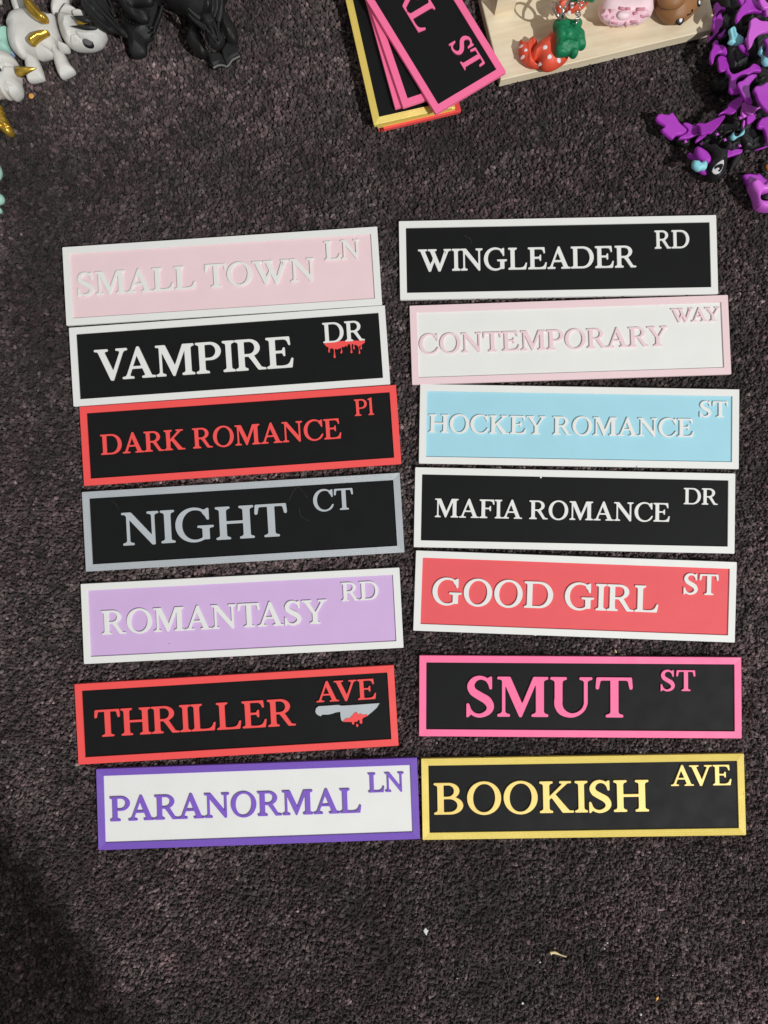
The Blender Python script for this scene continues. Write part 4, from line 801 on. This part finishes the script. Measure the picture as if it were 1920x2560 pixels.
mx = N(nt, 'ShaderNodeMix', data_type='RGBA', blend_type='MULTIPLY'); mx.inputs[0].default_value = 1; nt.links.new(at.outputs['Color'], mx.inputs[6]); nt.links.new(cr.outputs[0], mx.inputs[7]); nt.links.new(mx.outputs[2], b.inputs['Base Color'])
b.inputs['Sheen Weight'].default_value = .15; b.inputs['Sheen Roughness'].default_value = .5
def vnoise(x, y, f, seed):
    r = np.random.default_rng(seed); n = 128; g = r.random((n, n)); X = x*f+37.3; Y = y*f+51.7
    i = np.floor(X).astype(int); j = np.floor(Y).astype(int); u_ = X-i; v_ = Y-j; u_ = u_*u_*(3-2*u_); v_ = v_*v_*(3-2*v_)
    a_ = g[j % n, i % n]; b_ = g[j % n, (i+1) % n]; c_ = g[(j+1) % n, i % n]; d_ = g[(j+1) % n, (i+1) % n]
    return (a_*(1-u_)+b_*u_)*(1-v_)+(c_*(1-u_)+d_*u_)*v_
SP = .00195
xs = np.arange(-.36, .36, SP); ys = np.arange(-.44, .44, SP*.88); X, Y = np.meshgrid(xs, ys); X = X+(np.arange(len(ys)) % 2)[:, None]*SP*.5
X = X+rng.normal(0, SP*.24, X.shape); Y = Y+rng.normal(0, SP*.24, Y.shape); X = X.ravel(); Y = Y.ravel(); n = len(X)
dens = vnoise(X, Y, 48, 3)*.5+vnoise(X, Y, 130, 4)*.5; big = vnoise(X, Y, 11, 5)*.6+vnoise(X, Y, 28, 6)*.4
lean = (big-.5)*2.6; la = vnoise(X, Y, 14, 8)*2*math.pi*1.5
press = np.zeros(n, bool); rimz = np.zeros(n)
for _l, _loc, _rz, *_r in SIGNS:          # pile pressed down under each sign
    c_, s_ = math.cos(_rz), math.sin(_rz); dx = X-_loc[0]; dy = Y-_loc[1]
    rimz = np.maximum(rimz, ((abs(dx*c_+dy*s_) < W2+.0016) & (abs(-dx*s_+dy*c_) < H2+.0016))*rng.random(n))
    press |= (abs(dx*c_+dy*s_) < W2-.0008) & (abs(-dx*s_+dy*c_) < H2-.0008)
me = bpy.data.meshes.new('carpet_pile'); me.vertices.add(n)
X2 = vnoise(X, Y, 320, 21); clump = np.abs(vnoise(X, Y, 210, 22)-.5)*2
zt = -.0015+.0013*(X2-.5)-.0007*(clump < .12)+.0012*(dens-.5)+.0008*(big-.5)+rng.normal(0, .00035, n)
zt = np.where(press, zt-.0014, zt+.0006*rimz)
me.vertices.foreach_set('co', np.c_[X, Y, zt].ravel()); 
ro = me.attributes.new('rot', 'FLOAT_VECTOR', 'POINT'); ro.data.foreach_set('vector', np.c_[lean*np.cos(la)+rng.normal(0, .35, n), lean*np.sin(la)+rng.normal(0, .35, n), rng.random(n)*6.28].ravel())
sc_ = me.attributes.new('scl', 'FLOAT_VECTOR', 'POINT'); s = .00098*rng.uniform(.6, 1.25, n); sc_.data.foreach_set('vector', np.c_[s, s*rng.uniform(.8, 1.2, n), s*rng.uniform(1.5, 2.2, n)].ravel())
ti = me.attributes.new('tint', 'FLOAT_COLOR', 'POINT')
val = np.exp(rng.normal(0, .38, n))*.061*(.3+1.4*big)*(.55+.9*dens)*(.6+.8*X2)*np.where(clump < .1, .6, 1.05); br = np.clip(vnoise(X, Y, 60, 9)*1.3-.15+rng.normal(0, .2, n), 0, 1)[:, None]  # low tufts and leaning patches darkened here, pile shade put into the tint
colr = val[:, None]*((1-br)*np.array([1.17, .94, .90])+br*np.array([1.32, .88, .92])); hi = rng.random(n) < .012; colr[hi] *= 1.7
ti.data.foreach_set('color', np.c_[colr, np.ones(n)].ravel()); me.update()
po = bpy.data.objects.new('carpet_pile', me); COL.objects.link(po); me.materials.append(m_pile); tag(po, 'short tufted yarn of the dark carpet', kind='stuff')
po.parent = ca
ng = bpy.data.node_groups.new('pile', 'GeometryNodeTree'); ng.interface.new_socket('Geometry', in_out='INPUT', socket_type='NodeSocketGeometry'); ng.interface.new_socket('Geometry', in_out='OUTPUT', socket_type='NodeSocketGeometry')
def gn(t_, **k):
    x = ng.nodes.new(t_)
    for a_, b_ in k.items(): setattr(x, a_, b_)
    return x
gi = gn('NodeGroupInput'); go = gn('NodeGroupOutput'); ico = gn('GeometryNodeMeshIcoSphere'); ico.inputs['Subdivisions'].default_value = 3; ico.inputs['Radius'].default_value = 1
sp = gn('GeometryNodeSetPosition'); nzv = gn('ShaderNodeTexNoise'); nzv.inputs['Scale'].default_value = 1.7; nzv.inputs['Detail'].default_value = 1
vs = gn('ShaderNodeVectorMath', operation='SUBTRACT'); vs.inputs[1].default_value = (.5, .5, .5); vm = gn('ShaderNodeVectorMath', operation='SCALE'); vm.inputs['Scale'].default_value = 1.35
def na(nm, typ):
    a_ = gn('GeometryNodeInputNamedAttribute', data_type=typ); a_.inputs['Name'].default_value = nm; return a_
ra = na('rot', 'FLOAT_VECTOR'); sa = na('scl', 'FLOAT_VECTOR'); e2 = gn('FunctionNodeEulerToRotation'); ip = gn('GeometryNodeInstanceOnPoints'); sm = gn('GeometryNodeSetMaterial'); sm.inputs['Material'].default_value = m_pile
K = ng.links.new
K(nzv.outputs['Color'], vs.inputs[0]); K(vs.outputs[0], vm.inputs[0]); K(vm.outputs[0], sp.inputs['Offset']); K(ico.outputs[0], sp.inputs['Geometry'])
ss = gn('GeometryNodeSetShadeSmooth'); K(sp.outputs[0], ss.inputs[0]); K(ss.outputs[0], sm.inputs['Geometry']); K(sm.outputs[0], ip.inputs['Instance']); K(gi.outputs[0], ip.inputs['Points'])
K(ra.outputs[0], e2.inputs[0]); K(e2.outputs[0], ip.inputs['Rotation']); K(sa.outputs[0], ip.inputs['Scale']); K(ip.outputs[0], go.inputs[0])
md = po.modifiers.new('pile', 'NODES'); md.node_group = ng
bpy.context.view_layer.update()
